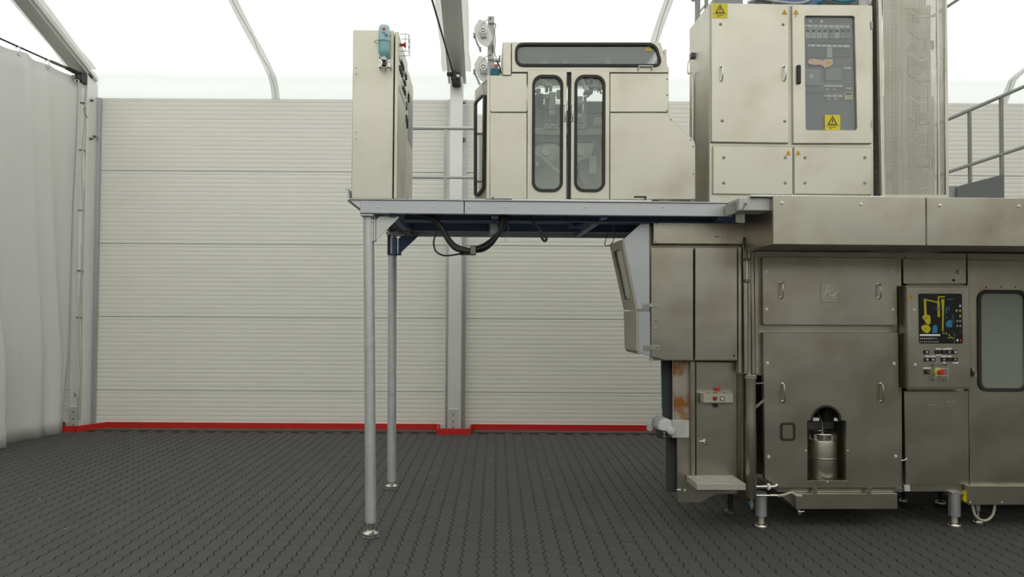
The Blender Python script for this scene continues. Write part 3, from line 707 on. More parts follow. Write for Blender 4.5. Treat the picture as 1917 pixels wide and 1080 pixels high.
# ---- labelling cabin on the platform
VM = VF+0.115; VMB = VM+1.12
cn = thing('machine_cabin', 'beige stainless machine cabin with two glazed doors and a long roof window', 'machine', (M.uz(1100,372,VM)[0], VM, DZ))
T = .025
def sheet(name, poly, v=VM, t=T, m=None, holes=(), par=cn, bev=.003): return part(name, B().plate(pp(poly, v), v, v+t, holes), m or steel_up, par, bev=bev)
sheet('front_panel', [(917,141),(957,141),(957,137),(986.5,137),(986.5,209.5),(920,209.5),(917,207)])
sheet('front_panel', [(917,208.5),(919,211),(986.5,211),(986.5,372),(917,372)])
rp1 = sheet('front_panel', [(1142,137),(1251.5,137),(1252,209.5),(1142,209.5)])
rp2 = sheet('front_panel', [(1142,211),(1252,211),(1253.5,220),(1292,255),(1300,264),(1302,270),(1302,373),(1142,373)])
for px, py in ((1249,148),(1249,178),(1249,207)): bolt(rp1, px, py, VM, 1.4, steel_dk)
for px, py in ((1256,224),(1293,262),(1298,274),(1298,326)): bolt(rp2, px, py, VM, 1.4, steel_dk)
bolt(cn, 923, 370, VM-.005, 2.0, steel_dk, 'deck_bolt')
part('frame_post', bp(911.5, 141, 917, 372, VM+.004, .05), steel_up, cn)
part('header', bp(958, 124, 1252, 137, VM+.006, .03), steel_up, cn)
DV = VM-.012
def cdoor(x0, x1, g0, g1, hx):
    a, c, z0, z1 = M.rect(x0, 131.5, x1, 372.5, DV)
    o0, o1, oz0, oz1 = M.rect(g0, 140.5, g1, 359.5, DV)
    outer = rr(o0, o1, oz0, oz1, .075, 8); w = M.size(5.5, DV); inn = rr(o0+w, o1-w, oz0+w, oz1-w, .055, 8)
    d = part('door', B().plate([(a,z0),(c,z0),(c,z1),(a,z1)], DV, DV+.03, [rr(o0+w*.4, o1-w*.4, oz0+w*.4, oz1-w*.4, .065, 8)]), steel_up, cn, bev=.002)
    gasket(d, outer, inn, DV, .012); pane_part(d, rr(o0+w*.6, o1-w*.6, oz0+w*.6, oz1-w*.6, .06, 8), DV+.008, pane)
    handle(d, hx, 196, 226, DV, .0045, .03)
    return d
cdoor(987.5, 1060.5, 996, 1054, 1057.5)
cdoor(1069, 1141, 1075, 1133, 1071)
part('door_seal', bp(1063.5, 133, 1068, 372, DV+.02, .03), black, cn)
# roof window
hv = VM-.01
hood = sheet('roof_window', [(958,78.5),(1236.5,79),(1251.5,130),(1251.5,136),(958,135)], hv, .03,
    holes=[roundpoly(pp([(967,83),(1226,83),(1237,123),(967,122.5)], hv), .055, 6)])
go = roundpoly(pp([(964,80.5),(1228.5,80.5),(1241,125.5),(964,125)], hv), .07, 7)
gi = inset(go, M.size(5, hv))
gasket(hood, go, gi, hv, .012); pane_part(hood, inset(go, M.size(3, hv)), hv+.008, smoke)
tri_sign(hood, 1214, 90, 7, hv+.006, yell)
part('hinge', bp(1195, 122, 1223, 124.5, hv-.016, .01).add(*quad(1195, 122, 1197, 130.5, hv-.016, .01)).add(*quad(1220.5, 122, 1222.5, 130.5, hv-.016, .01)), ltgrey, hood)
x0, x1, z0, z1 = M.rect(941, 79, 957.5, 141, hv)
part('roof_end', B().box(x0, x1-.002, hv, VMB, z0, z1), steel_up, cn, bev=.004)
# roof, right wall, base and rear frame
xr0, xr1, _, _ = M.rect(957.5, 79, 1236, 84, hv); _, _, zb_, zt_ = M.rect(957, 79, 1236, 136, hv)
part('added_roof_pane', B().box(x1, xr1, hv+.031, VMB, zt_-.01, zt_-.004), pane, cn)  # unseen roof sheet, made of glass to let daylight into the cabin
part('base_sheet', B().box(M.uz(917,372,VM)[0], M.uz(1300,372,VM)[0], VM+.03, VMB, DZ-.001, DZ+.012), steel_up, cn)
ur = M.uz(1251, 170, VM)[0]; u13 = M.uz(1301, 300, VM)[0]; zA, zBt, zC, zD = (M.q(1250, y, VM)[2] for y in (137, 212, 262, 372))
part('right_wall', B().prism([(VM+.03, DZ), (VMB, DZ), (VMB, zC), (VM+.03, zC)], 'x', u13-.022, u13-.004).prism([(VM+.03, zBt), (VMB, zBt), (VMB, zt_-.03), (VM+.03, zt_-.03)], 'x', ur-.022, ur-.004), steel_up, cn)
ul = M.uz(915, 300, VM)[0]; ulb = M.uz(888.5, 250, VMB-.3)[0]
for (za, zb_2) in ((DZ, DZ+.08), (zA-.1, zA)):
    part('rear_rail', B().box(ulb+.05, u13-.02, VMB-.04, VMB, za, zb_2), steel_up, cn)
part('rear_post', B().box(u13-.06, u13-.02, VMB-.04, VMB, DZ, zC), steel_up, cn)
part('rear_panel', B().box(ulb+.1, ur, VMB-.025, VMB-.015, DZ+.08, zA-.09), inter, cn)
# splayed left door with a window of its own
VE = VM+.42
def lp(px, py):                                        # point on the slanting left side
    p = Vector(M.q(px, py, VM+.02)); d = M.ray(px, py); a = Vector((ul, VM+.02, 0)); e = Vector((M.uz(889, 250, VE)[0]-ul, VE-VM-.02, 0)); n = Vector((e.y, -e.x, 0))
    t = (a.dot(n))/(d.dot(n)); return Vector((d.x*t, d.y*t, CAMZ+d.z*t)), n.normalized()
def side(name, poly, off, th, m, par, holes=None):
    P = []; nn = None
    for px, py in poly: p, nn = lp(px, py); P.append(p)
    nn = nn if nn.y < 0 else -nn
    k = len(P); f = [p+nn*off for p in P]; g_ = [p+nn*(off-th) for p in P]
    fs = []
    if holes:
        H = [lp(px, py)[0] for px, py in holes]; f += [p+nn*off for p in H]; g_ += [p+nn*(off-th) for p in H]
        n2 = len(f)
        for i in range(k):
            j = (i+1) % k; fs += [(i, j, k+j, k+i), (n2+i, n2+k+i, n2+k+j, n2+j), (i, n2+i, n2+j, j), (k+i, k+j, n2+k+j, n2+k+i)]
    else:
        n2 = k; fs = [tuple(range(k)), tuple(range(2*k-1, k-1, -1))]+[(i, n2+i, n2+(i+1) % k, (i+1) % k) for i in range(k)]
    return part(name, B().add(f+g_, fs), m, par)
outerp = [(889,170),(905,152),(912,147),(912,372),(900,372),(889,372)]
def rp_(pts, r): return roundpoly(pts, r, 3)
gaso = rp_([(890,192),(905,177),(910.5,177),(908,354),(896,369),(890,366)], 5); gasi = rp_([(893,193),(905.5,181),(907,181),(905,352),(895.5,363),(893,361)], 4)
sd = side('side_door', roundpoly(outerp, .01, 3), 0, .02, steel_up, cn, gasi)
side('gasket', gaso, .014, .012, gask, sd, gasi)
side('pane', gasi, .006, .004, greenpane, sd)
for y in (250, 340): side('glazing_bar', [(892,y-1),(907,y-1),(907,y+1),(892,y+1)], .010, .004, gask, sd)
part('hose', B().tube(sp([lp(911,153)[0]+Vector((0,-.03,0)), lp(905,160)[0]+Vector((0,-.05,0)), lp(904,170)[0]+Vector((0,-.05,0)), lp(906,176)[0]+Vector((0,-.03,0))]), .005, 6), ltgrey, sd)
# inside the cabin
VI = VM+.45
def inn(name, x0, y0, x1, y1, v, t, m, bev=.002): return part(name, bp(x0, y0, x1, y1, v, t), m, cn, bev=bev)
inn('work_table', 985, 240, 1150, 252, VI, .35, ltgrey)
inn('table_beam', 985, 252, 1150, 266, VI+.04, .06, mdgrey)
inn('splash_sheet', 985, 266, 1150, 372, VI+.12, .02, inter)
inn('blue_motor', 1003, 174, 1018, 193, VI+.1, .1, blueb, .01)
inn('valve_block', 1020, 232, 1044, 241, VI-.02, .08, ltgrey); inn('valve_block', 1080, 232, 1098, 241, VI-.02, .08, ltgrey)
for px, py in ((1024,237),(1029,235),(1034,238),(1039,236),(1084,237),(1089,235),(1094,238)): hole(cn, px, py, VI-.02, 1.2, 'port_hole')
inn('chute', 1028, 172, 1040, 214, VI+.05, .04, galv); inn('bracket_plate', 1018, 176, 1031, 184, VI, .03, ltgrey); inn('rod_housing', 1020, 184, 1028, 232, VI+.08, .03, mdgrey)
inn('side_arm', 1043, 168, 1049, 183, VI, .05, ltgrey)
inn('instrument', 1079, 180, 1091, 221, VI, .06, ltgrey); inn('instrument_window', 1081, 201, 1089, 212, VI-.004, .006, dkgrey)
inn('instrument_label', 1081, 212, 1090, 220, VI-.004, .005, white)
part('dial', B().lathe(M.q(1087, 193, VI), (0,-1,0), [(.022,0),(.022,.02),(.014,.03)], 16), white, cn, smooth=True)
inn('notice_card', 1111, 220, 1127, 234, VI-.03, .003, cream)
inn('column', 1093, 180, 1098, 240, VI+.1, .03, ltgrey); inn('back_machinery', 1097, 190, 1130, 238, VI+.2, .08, mdgrey)
inn('back_machinery', 1000, 195, 1050, 238, VI+.2, .08, mdgrey)
random.seed(11)
for k in range(26):
    px = random.choice([random.uniform(1000,1046), random.uniform(1078,1124)]); py = random.uniform(146, 178); w = random.uniform(4, 11); h = random.uniform(4, 12)
    part('fitting', bp(px, py, px+w, py+h, VI+random.uniform(0,.25), .05), random.choice([mdgrey, ltgrey, galv, dkgrey, ltgrey]), cn, bev=.004)
for k in range(7):
    px = 1082+k*6; part('pipe_run', B().tube([M.q(px, 146, VI+.1), M.q(px+14, 170+3*(k % 3), VI+.05)], .006, 6), [mdgrey, galv, black][k % 3], cn)
part('cable', B().tube(sp(pxs([(1000,200),(1015,203),(1035,205),(1052,203)], VI-.05)), .004, 6), black, cn)
part('cable', B().tube(sp(pxs([(1096,212),(1108,213),(1120,211),(1130,208)], VI-.05)), .004, 6), black, cn)
part('rail_wire', B().tube([M.q(1000,160,VI-.1), M.q(1130,161,VI-.1)], .003, 6), galv, cn)
for cx, poly in ((1022, [(1002,276),(1018,268),(1038,270),(1049,276),(1046,290),(1040,298),(1018,304),(1002,300)]), (1086, [(1078,268),(1112,268),(1107,290),(1098,296),(1078,304)])):
    pl = part('reel_plate', B().plate(pp(poly, VI-.06), VI-.06, VI-.05), ltgrey, cn)
    part('reel_hub', B().lathe(M.q(cx, 284.5, VI-.06), (0,-1,0), [(.030,0),(.030,.02),(.020,.02),(.020,.012),(.012,.012),(.012,.022)], 18), galv, pl, smooth=True)
part('film_guide', B().tube(sp(pxs([(1000,288),(1015,296),(1032,311),(1049,326)], VI-.1)), .012, 8), galv, cn, smooth=True)
inn('lever_plate', 1103, 292, 1116, 325, VI-.02, .01, galv); inn('lever_arm', 1108, 262, 1122, 294, VI+.02, .03, mdgrey)
inn('small_tag', 1003, 303, 1008, 311, VI-.08, .004, white)
for pl in ([(1083,305),(1084,330),(1094,350)], [(1080,312),(1083,335),(1088,350)]): part('cable', B().tube(sp(pxs(pl, VI)), .003, 6), black, cn)
for (x0, y0, x1, y1, m_) in ((1016,114,1029,121,white),(1054,112,1062,120,mdgrey),(1134,109,1143,120,ltgrey),(1008,116,1014,119,ltgrey)):
    inn('upper_fitting', x0, y0, x1, y1, VI-.1, .05, m_)
part('knob', B().sphere(M.q(1021, 103, VI-.1), .011), white, cn, smooth=True); part('knob_stem', B().tube([M.q(1021,104,VI-.1), M.q(1022,115,VI-.1)], .003, 6), galv, cn)

# ---- reel mast beside the cabin
VMA = VM+.30
ms = thing('reel_mast', 'grey mast with two white reel plates rising beside the machine cabin', 'mast', M.q(919, 147, VMA))
part('post', bp(913, 30, 925, 150, VMA, .045), ltgrey, ms, bev=.003)
for yo in (0, 68):
    pl = part('reel_plate', B().plate(roundpoly(pp([(897,36+yo),(904,38+yo),(911,43+yo),(923 if yo == 0 else 917.5,71+yo),(914,88+yo),(898,80+yo),(889,62+yo),(887.5,52+yo)], VMA-.05), .012, 3), VMA-.05, VMA-.038, [pp([(901.5,69.2+yo),(908,69.2+yo),(908,71+yo),(901.5,71+yo)], VMA-.05)]), white, ms)
    part('hub', B().lathe(M.q(904.5, 59.5+yo, VMA-.05), (0,-1,0), [(.028,0),(.030,.025),(.028,.03),(.018,.03),(.018,.018),(.010,.018),(.010,.034)], 20), galv, pl, smooth=True)
    part('hub_base', bp(900, 63+yo, 911, 69+yo, VMA-.075, .025), ltgrey, pl, bev=.003)

    part('arm', B().tube(pxs([(888,66+yo),(893,80+yo),(899,93+yo)] if yo == 0 else [(888,136),(893,146),(898,158)], VMA-.02), .008, 8), ltgrey, ms)
    part('arm_pad', bp(886, 61+yo, 890, 69+yo, VMA-.04, .03), mdgrey, ms, bev=.002)
    if yo == 0: part('arm_tip', bp(897.5, 88, 901, 96, VMA-.035, .02), mdgrey, ms, bev=.002)
    part('clamp_block', bp(915, 31+yo, 924.5, 43+yo, VMA-.02, .02), ltgrey, ms, bev=.002)
    part('wire', B().tube(sp(pxs([(898,52+yo),(901,46+yo),(907,40+yo),(916,35+yo)], VMA-.06)), .0035, 6), galv, ms)
    for px, py in ((917,36),(919,33.5)): part('screw', B().lathe(M.q(px, py+yo, VMA-.02), (0,-1,0), [(.005,0),(.005,.006)], 8), black, ms)
part('cable', B().tube(sp(pxs([(924,43),(928,47),(926,56),(927,78),(926,98),(929,108)], VMA-.01)), .004, 6), steel_dk, ms)
for k in range(7): part('adjuster', bp(920.5+.4*(k % 2), 84+k*2.6, 923.5, 86+k*2.6, VMA-.012, .014), dkgrey, ms)
part('side_lever', bp(924, 109, 934, 114.5, VMA-.02, .03), ltgrey, ms, bev=.002); part('lever_grip', bp(934, 103, 937, 115, VMA-.03, .03), mdgrey, ms, bev=.003)
tb = thing('teal_drive_box', 'small teal drive box on top of the machine cabin corner', 'box', M.q(927, 141, VMA-.1))
part('housing', bp(919, 128, 936, 141, VMA-.12, .118), tealm, tb, bev=.004)
part('terminal_cover', bp(921, 119, 933, 128, VMA-.09, .088), ltgrey, tb, bev=.003)
part('red_tag', bp(925, 122.5, 932, 124.5, VMA-.094, .005), red, tb)
part('cable', B().tube(sp(pxs([(930,114),(935,124),(937,133),(938,138)], VMA-.13)), .006, 6), black, tb)

# ================================================================== service deck (gallery) with fascia
VA = 4.90
ZF = M.q(1680, 368.5, VA)[2]; ZFB = M.q(1680, 459.5, VA)[2]
VH_ = 5.44
VW = 5.58                                             # front of the lower machine frame
sd_ = thing('service_gallery', 'stainless service gallery with a deep riveted fascia above the filling machine', 'gallery', (M.uz(1680,460,VA)[0], VA, ZFB))
uf0, ufj, uf1 = M.uz(1447, 410, VA)[0], M.uz(1734.5, 415, VA)[0], M.uz(2400, 420, VA)[0]
for a, c in ((uf0, ufj-.003), (ufj+.003, uf1)):
    part('fascia_panel', B().box(a, c, VA, VA+.02, ZFB, ZF), steel, sd_, bev=.004)
part('end_panel', B().box(uf0, uf0+.02, VA+.02, VH_-.018, ZFB, ZF-.004), steel, sd_)
part('underside_sheet', B().prism([(uf0+.02,VA+.02),(uf1,VA+.02),(uf1,VW+.4),(M.uz(1409,470,VW)[0],VW+.4),(M.uz(1409,470,VW)[0],VH_-.02),(uf0+.02,VH_-.02)], 'z', ZFB+.01, ZFB+.025), steel, sd_)
part('deck_sheet', B().box(uf0+.02, uf1, VA+.02, VW+.9, ZF-.02, ZF-.002), galv, sd_)
for px, py in ((1464,380),(1612,382.5),(1759.5,384.5),(1907,386)): bolt(sd_, px, py, VA, 3.2, steel_lt, h=.014)
for px in (1452,1544,1636,1708,1819): part('rivet', B().sphere(M.q(px, 458.6 if px < 1700 else 460.5, VA+.02), .004, 8), steel_lt, sd_)
vb_ = VA+.06
bl = part('end_block', bp(1384, 370, 1447, 394, vb_, .22), ltgrey, sd_, bev=.004)
part('block_bolt', B().lathe(M.q(1395, 382, vb_), (0,-1,0), [(.010,0),(.010,.01)], 8), steel_dk, bl)
part('drain_hose', B().tube(pxs([(1394,384),(1390,391)], vb_-.008), .004, 6), steel_dk, bl)
part('block_arm', B().plate(pp([(1372,380),(1384,371),(1384,394),(1372,400)], vb_+.10), vb_+.05, VF-.011), steel, bl)
b = B(); ck = random.Random(3)
x0 = M.uz(1404, 366, VA+.05)[0]; x1 = M.uz(1655, 368, VA+.05)[0]
part('checker_strip', B().box(x0, x1, VA+.03, VA+.2, ZF-.003, ZF+.006), alu, sd_, bev=.002)
n = 44
b = B()
for i in range(n):
    u = x0+(x1-x0)*(i+.5)/n; b.lathe((u, VA+.04, ZF+.004), (0,0,1), [(.010,0),(.008,.006),(.003,.008)], 8)
part('checker_bumps', b, alu, sd_, kind='stuff')

# ================================================================== electrical cabinet on the gallery
VX = 5.28; VXB = VX+.52
ec = thing('electrical_cabinet', 'wide stainless electrical cabinet with warning signs and a glazed fuse door', 'cabinet', (M.uz(1480,366,VX)[0], VX, ZF))
x0, x1, z0, z1 = M.rect(1329, 7, 1636, 366, VX)
xbl = M.uz(1329, 200, VX)[0]
part('body', B().box(xbl, x1, VX+.03, VXB, ZF-.001, z1), steel_up, ec, bev=.005)
part('front_frame', B().plate([(xbl,ZF),(x1,ZF),(x1,z1),(xbl,z1)], VX+.012, VX+.03, [pp([(1501,24),(1613,24),(1613,250),(1501,250)], VX+.012)]), steel_up, ec, bev=.002)
d1 = part('door', bp(1332, 7.5, 1477.5, 266.5, VX-.012, .03), steel_up, ec, bev=.004)
volt_sign(d1, 1334, 6.5, 1362, 34, VX-.012)
tri_sign(d1, 1468.5, 22.5, 5.6, VX-.012)
for px, py in ((1349,45.5),(1466,46),(1352,226),(1469,227)): bolt(d1, px, py, VX-.012, 3.0, mdgrey, 'quarter_turn_lock')
for px in (1350.5, 1468): handle(d1, px, 124, 150, VX-.012, .005, .03)
st = M.rect(1405,80,1470,132,VX-.012)
sv = VX-.0128
d2 = part('door', B().plate(pp([(1483,8.5),(1629,9.5),(1634,268),(1485.5,268)], VX-.012), VX-.012, VX+.018,
    [roundpoly(pp([(1506.5,29.5),(1600,30),(1605,243.5),(1509,243.5)], VX-.012), .02, 4)]), steel_up, ec, bev=.003)
wv = VX+.004
pw = part('fuse_window', B().plate(roundpoly(pp([(1505,28.5),(1601.5,29),(1606.5,245),(1508,245)], wv), .02, 4), wv, wv+.004), fpane, d2)
tri_sign(d2, 1490, 22.5, 5.6, VX-.012); part('sign_stem', bp(1488.5, 27.5, 1490.5, 32, VX-.014, .002), orange, d2)
part('door_handle', bp(1493, 121, 1500, 156, VX-.03, .02), black, d2, bev=.004)
for y in (46, 232): part('hinge', bp(1631, y-6, 1634, y+8, VX-.016, .02), ltgrey, d2)
volt_sign(d2, 1544, 215, 1573, 243.5, wv)
part('peeled_sticker', B().plate(roundpoly(pp([(1512,117),(1515,111),(1524,110),(1540,113),(1549,112.5),(1559,113),(1559.5,119),(1554,124),(1546,126),(1544,128.5),(1541.5,124),(1535,121),(1526,122),(1516,120.5)], wv-.002), .004, 2), wv-.002, wv), pinkm, d2)
part('orange_stain', B().plate(roundpoly(pp([(1547,117),(1552,115),(1558,117),(1555,120),(1549,120)], wv-.003), .004, 2), wv-.003, wv-.002), orng2, d2)


# fuse boards behind the window
vk = VX+.022
part('mounting_plate', bp(1500, 26, 1610, 247, vk, .004), mat('fuse_board_grey', (0.17,0.175,0.178,1), 0.5, var=0.08), ec)
vk -= .008
for i in range(8):
    xa = 1507.5+i*11.0
    cbk = part('circuit_breaker', bp(xa, 52.5, xa+9.8, 72, vk-.004, .012), ltgrey if i in (0,1,2,3,5) else mdgrey, ec, bev=.001)
    part('toggle', bp(xa+2, 55, xa+7.5, 60, vk-.008, .005), dkgrey, cbk)
for (a, y0, c, y1) in ((1507,47,1590.5,51.5),(1513,83.5,1591,88),(1543,159,1577.5,162.5),(1543,177.5,1577.5,181.5),(1580,125.5,1593.5,129),(1583,163.5,1594,166.5),(1544,111,1559,113.5)):
    lb = part('label_strip', bp(a, y0, c, y1, vk-.002, .004), white, ec)
    nn = int((c-a)/10)
    for i in range(nn): part('strip_mark', bp(a+2+i*10, y0+1.2, a+6+i*10+(i % 3), y1-1.4, vk-.003, .001), mdgrey, lb)
for y in (147, 153.5, 160): part('label_strip', bp(1584, y-.7, 1592, y+.7, vk-.002, .004), ltgrey, ec)
part('circuit_breaker', bp(1548, 88.5, 1558.5, 108, vk-.004, .012), ltgrey, ec, bev=.001)
part('breaker_row_cover', bp(1511, 90, 1546, 107, vk, .006), dkgrey, ec)
part('breaker_row_cover', bp(1560, 90, 1592, 107, vk, .006), dkgrey, ec)
part('socket', bp(1508, 128, 1537, 160, vk-.004, .01), mdgrey, ec, bev=.002)
part('socket_ring', B().lathe(M.q(1519, 143, vk-.004), (0,-1,0), [(.018,0),(.018,.003),(.010,.004)], 16), ltgrey, ec)
part('meter', bp(1581, 172, 1596.5, 187, vk-.008, .016), cream, ec, bev=.002)
part('meter_slot', bp(1583, 174, 1594, 177, vk-.010, .004), mdgrey, ec)
part('blank_cover', bp(1545, 127, 1575, 151, vk-.001, .006), mdgrey, ec, bev=.001)
for px, py in ((1548,168),(1561,168.5),(1550,186),(1563,185.5)): part('rotary_switch', B().lathe(M.q(px, py, vk), (0,-1,0), [(.011,0),(.011,.006),(.004,.008)], 12), ltgrey, ec, smooth=True)
for px, py in ((1517,40),(1538,40)): part('indicator', bp(px-3, py-3, px+3, py+3, vk-.003, .006), ltgrey, ec)
part('cable_duct', bp(1507, 74, 1596, 81, vk, .01), dkgrey, ec); part('cable_duct', bp(1508, 170, 1541, 174, vk, .01), dkgrey, ec)
# lower covers
for a, c in ((1335, 1484), (1487, 1633)):
    cv = part('lower_cover', bp(a, 273 if a < 1400 else 275, c, 363.5, VX-.008, .026), steel_up, ec, bev=.004)
    for px in (a+20, c-14):
        for py in (295, 342.5): bolt(cv, px, py, VX-.008, 3.2, mdgrey, 'quarter_turn_lock')
    tri_sign(cv, 1475.5 if a < 1400 else 1494, 286, 5.6, VX-.008)
# latch bar on the left side
ua = M.uz(1329, 130, VX)[0]
def lsp(v, y, px=1300): return (ua-.012, v, M.q(px, y, v)[2])
vl = VX+.40
part('latch', B().box(ua-.03, ua, vl-.03, vl+.03, lsp(vl,105)[2]-.02, lsp(vl,105)[2]+.02), dkgrey, ec, bev=.004)
part('latch_bar', B().tube(sp([(ua-.03, vl, lsp(vl,108)[2]), (ua-.05, vl, lsp(vl,122)[2]), (ua-.045, vl, lsp(vl,138)[2]), (ua-.01, vl, lsp(vl,152)[2]), (ua-.01, vl, lsp(vl,320)[2])]), .006, 8), steel_lt, ec, smooth=True)
# pipework and equipment on top of the cabinet
tp = thing('overhead_conduit_frame', 'grey conduit frame rising behind the top of the electrical cabinet', 'frame', M.q(1310, 60, VXB+.1))
part('upright', bp(1303, -60, 1311, 62, VXB+.06, .035), mdgrey, tp)
part('upright', bp(1321, -60, 1326, 60, VXB+.06, .035), mdgrey, tp)
for a, c in (((1304,30),(1324,4)), ((1304,8),(1324,-20))): part('brace', B().tube([M.q(*a, VXB+.08), M.q(*c, VXB+.08)], .009, 8), galv, tp)
part('sensor_head', B().sphere(M.q(1298, -2, VXB+.05), .022), ltgrey, tp, smooth=True)
zt = M.q(1480, 8, VX)[2]
tq = thing('overhead_drive_unit', 'grey drive housings with black hoses lying on top of the electrical cabinet', 'drive', (M.uz(1480,8,VX)[0], VX+.25, zt))
for a, c, y, m_, nm in ((1337,1390,1,mdgrey,'motor_housing'),(1412,1445,-2,dkgrey,'motor_housing'),(1455,1532,-6,blueb,'gear_housing'),(1535,1605,0,dkgrey,'hose_tray'),(1606,1626,-8,ltgrey,'terminal_box')):
    part(nm, B().box(M.uz(a,8,VX+.1)[0], M.uz(c,8,VX+.1)[0], VX+.08, VX+.35, zt-.001, M.q(a, y-8, VX+.1)[2]), m_, tq, bev=.012)
part('hose', B().tube(sp(pxs([(1400,4),(1420,-3),(1450,2),(1490,6),(1512,2),(1520,-6)], VX+.06)), .008, 8), ltgrey, tq, smooth=True)
part('hose', B().tube(sp(pxs([(1530,5),(1550,-2),(1575,3),(1600,0)], VX+.05)), .009, 8), tealm, tq, smooth=True)

# ================================================================== corrugated duct and perforated guard tower
du = thing('corrugated_duct', 'dark corrugated duct squeezed between electrical cabinet and perforated guard', 'duct', M.q(1642, 366, VX+.12))
ud = M.uz(1641, 180, VX+.12)[0]; zt2 = M.q(1641, -40, VX+.12)[2]; prof = []
h = 0; H = zt2-ZF; N_ = 110
for i in range(N_): prof += [(.030, H*i/N_), (.030, H*(i+.45)/N_), (.024, H*(i+.5)/N_), (.024, H*(i+.95)/N_)]
part('hose_body', B().lathe((ud, VX+.12, ZF), (0,0,1), prof, 12), ducth, du)
VG = 5.30
gd = thing('perforated_guard_tower', 'tall guard tower of perforated beige sheet around a vertical conveyor', 'guard', M.q(1710, 368, VG))
def strip(name, a, c, v, t, m_=None): return part(name, B().plate(pp([(a[0],-45),(a[1],-45),(c[1],371),(c[0],371)], v), v, v+t), m_ or steel_up, gd)
gl0, gl1, gz0, gz1 = M.rect(1649, -45, 1757, 365, VG)
strip('corner_post', (1643.5,1649.5), (1651,1657), VG-.006, .03)
strip('corner_post', (1766.5,1772.5), (1771,1776.5), VG+.10, .02)
strip('fold_strip', (1753,1756), (1757,1760), VG-.003, .012)
part('bottom_rail', B().plate(pp([(1651,364),(1776,364.5),(1776,371),(1651,371)], VG-.004), VG-.004, VG+.012), steel_up, gd)
def perforated(u0, u1, z0, z1, v, pitch=.0128, bar=.0052, t=.003, tilt=0.0, lean=0.0):
    bb = B(); nu = int((u1-u0)/pitch); nz_ = int((z1-z0)/pitch)
    Y = lambda u: v+(u-u0)*tilt
    def bar4(ua_, ub_, za, zb_):
        p = [(ua_,za),(ub_,za),(ub_,zb_),(ua_,zb_)]
        L_ = lambda q_: q_[0]+(z1-q_[1])*lean
        bb.add([(L_(q_), Y(q_[0]), q_[1]) for q_ in p]+[(L_(q_), Y(q_[0])+t, q_[1]) for q_ in p], [(0,1,2,3),(7,6,5,4),(0,4,5,1),(1,5,6,2),(2,6,7,3),(3,7,4,0)])
    for i in range(nu+1): u = u0+i*(u1-u0)/nu; bar4(u-bar/2, u+bar/2, z0, z1)
    for j in range(nz_+1): z = z0+j*(z1-z0)/nz_; bar4(u0, u1, z-bar/2, z+bar/2)
    return bb
LEAN = -(M.uz(1651,371,VG)[0]-M.uz(1643.5,-45,VG)[0])/(M.q(1651,-45,VG)[2]-M.q(1651,371,VG)[2])
ga, gb = M.uz(1656, 300, VG)[0], M.uz(1758, 300, VG)[0]
part('perforated_sheet', perforated(ga, gb, M.q(1700,365,VG)[2], gz1, VG, lean=LEAN), steel_up, gd, kind='stuff')
gc = M.uz(1773.5, 300, VG+.10)[0]
part('perforated_side', perforated(gb+.004, gc, M.q(1765,365,VG)[2], gz1, VG, tilt=.105/(gc-gb), lean=LEAN), steel_up, gd, kind='stuff')
# the conveyor inside the tower
vt_ = VG+.10
def tin(name, x0, y0, x1, y1, v, t, m_): return part(name, bp(x0, y0, x1, y1, v, t), m_, gd, bev=.003)
tin('back_plate', 1655, -40, 1735, 180, vt_+.20, .01, mdgrey); tin('back_plate', 1655, 180, 1750, 370, vt_+.20, .01, mdgrey)

tin('conveyor_rail', 1672, -40, 1681, 370, vt_, .03, dkgrey); tin('conveyor_rail', 1690, -40, 1697, 370, vt_-.03, .03, ltgrey)
tin('conveyor_rail', 1738, 10, 1744, 365, vt_+.05, .02, ltgrey)
rnd = random.Random(5)
for k in range(26):
    y = rnd.uniform(-20, 350); x = rnd.uniform(1658, 1735); w = rnd.uniform(8, 26); h = rnd.uniform(8, 34)
    tin('gripper_plate', x, y, min(x+w, 1750), y+h, vt_+rnd.uniform(.02,.18), .02, rnd.choice([ltgrey, mdgrey, mdgrey, dkgrey, dkgrey, dkgrey]))
for k in range(9):
    y = 20+k*40; part('crank_arm', B().tube(pxs([(1700,y),(1722,y+14),(1740,y+10)], vt_+.05), .010, 8), [ltgrey, dkgrey][k % 2], gd, smooth=True)
for y in (60, 150, 240, 310): part('pulley', B().lathe(M.q(1728, y, vt_+.08), (0,-1,0), [(.05,0),(.05,.02),(.02,.03)], 20), ltgrey, gd, smooth=True)

# ================================================================== stair with handrails beyond the guard
VS = 6.6
stv = thing('gallery_stair', 'steel stair with sloping round handrails and dark side plates behind the guard tower', 'stair', M.q(1850, 372, VS))
for y0, y1 in ((224,162), (322.5,275)):
    a, c = M.q(1774, y0, VS), M.q(1917, y1, VS); d = Vector(c)-Vector(a)
    part('handrail', B().tube([Vector(a)-d*.25, Vector(c)+d*1.2], .017, 10), stairm, stv, smooth=True)
for (px, y0, y1, w) in ((1815.5, 207, 366, .013), (1875, 183, 366, .015)):
    u = M.uz(px, 280, VS)[0]; part('post', B().box(u-w, u+w, VS-.013, VS+.013, ZF-.003, M.q(px, y0, VS)[2]), stairm, stv, bev=.002)
part('upper_rail', B().tube([M.q(1745, 31, VS), M.q(1880, -58, VS)], .014, 10), stairm, stv, smooth=True)
part('side_plate', B().plate(pp([(1792,349),(1812,343.5),(1813,346),(1815,343),(1846,334.5),(1847,337),(1849,334),(1879,326.5),(1879,380),(1792,380)], VS-.06), VS-.06, VS-.05), dkgrey, stv)
part('kick_plate', bp(1777, 348, 1792, 380, VS-.03, .01), mdgrey, stv)
part('stringer', B().plate(pp([(1879,376),(1960,358),(1960,385),(1879,385)], VS-.02), VS-.02, VS+.02), ltgrey, stv)

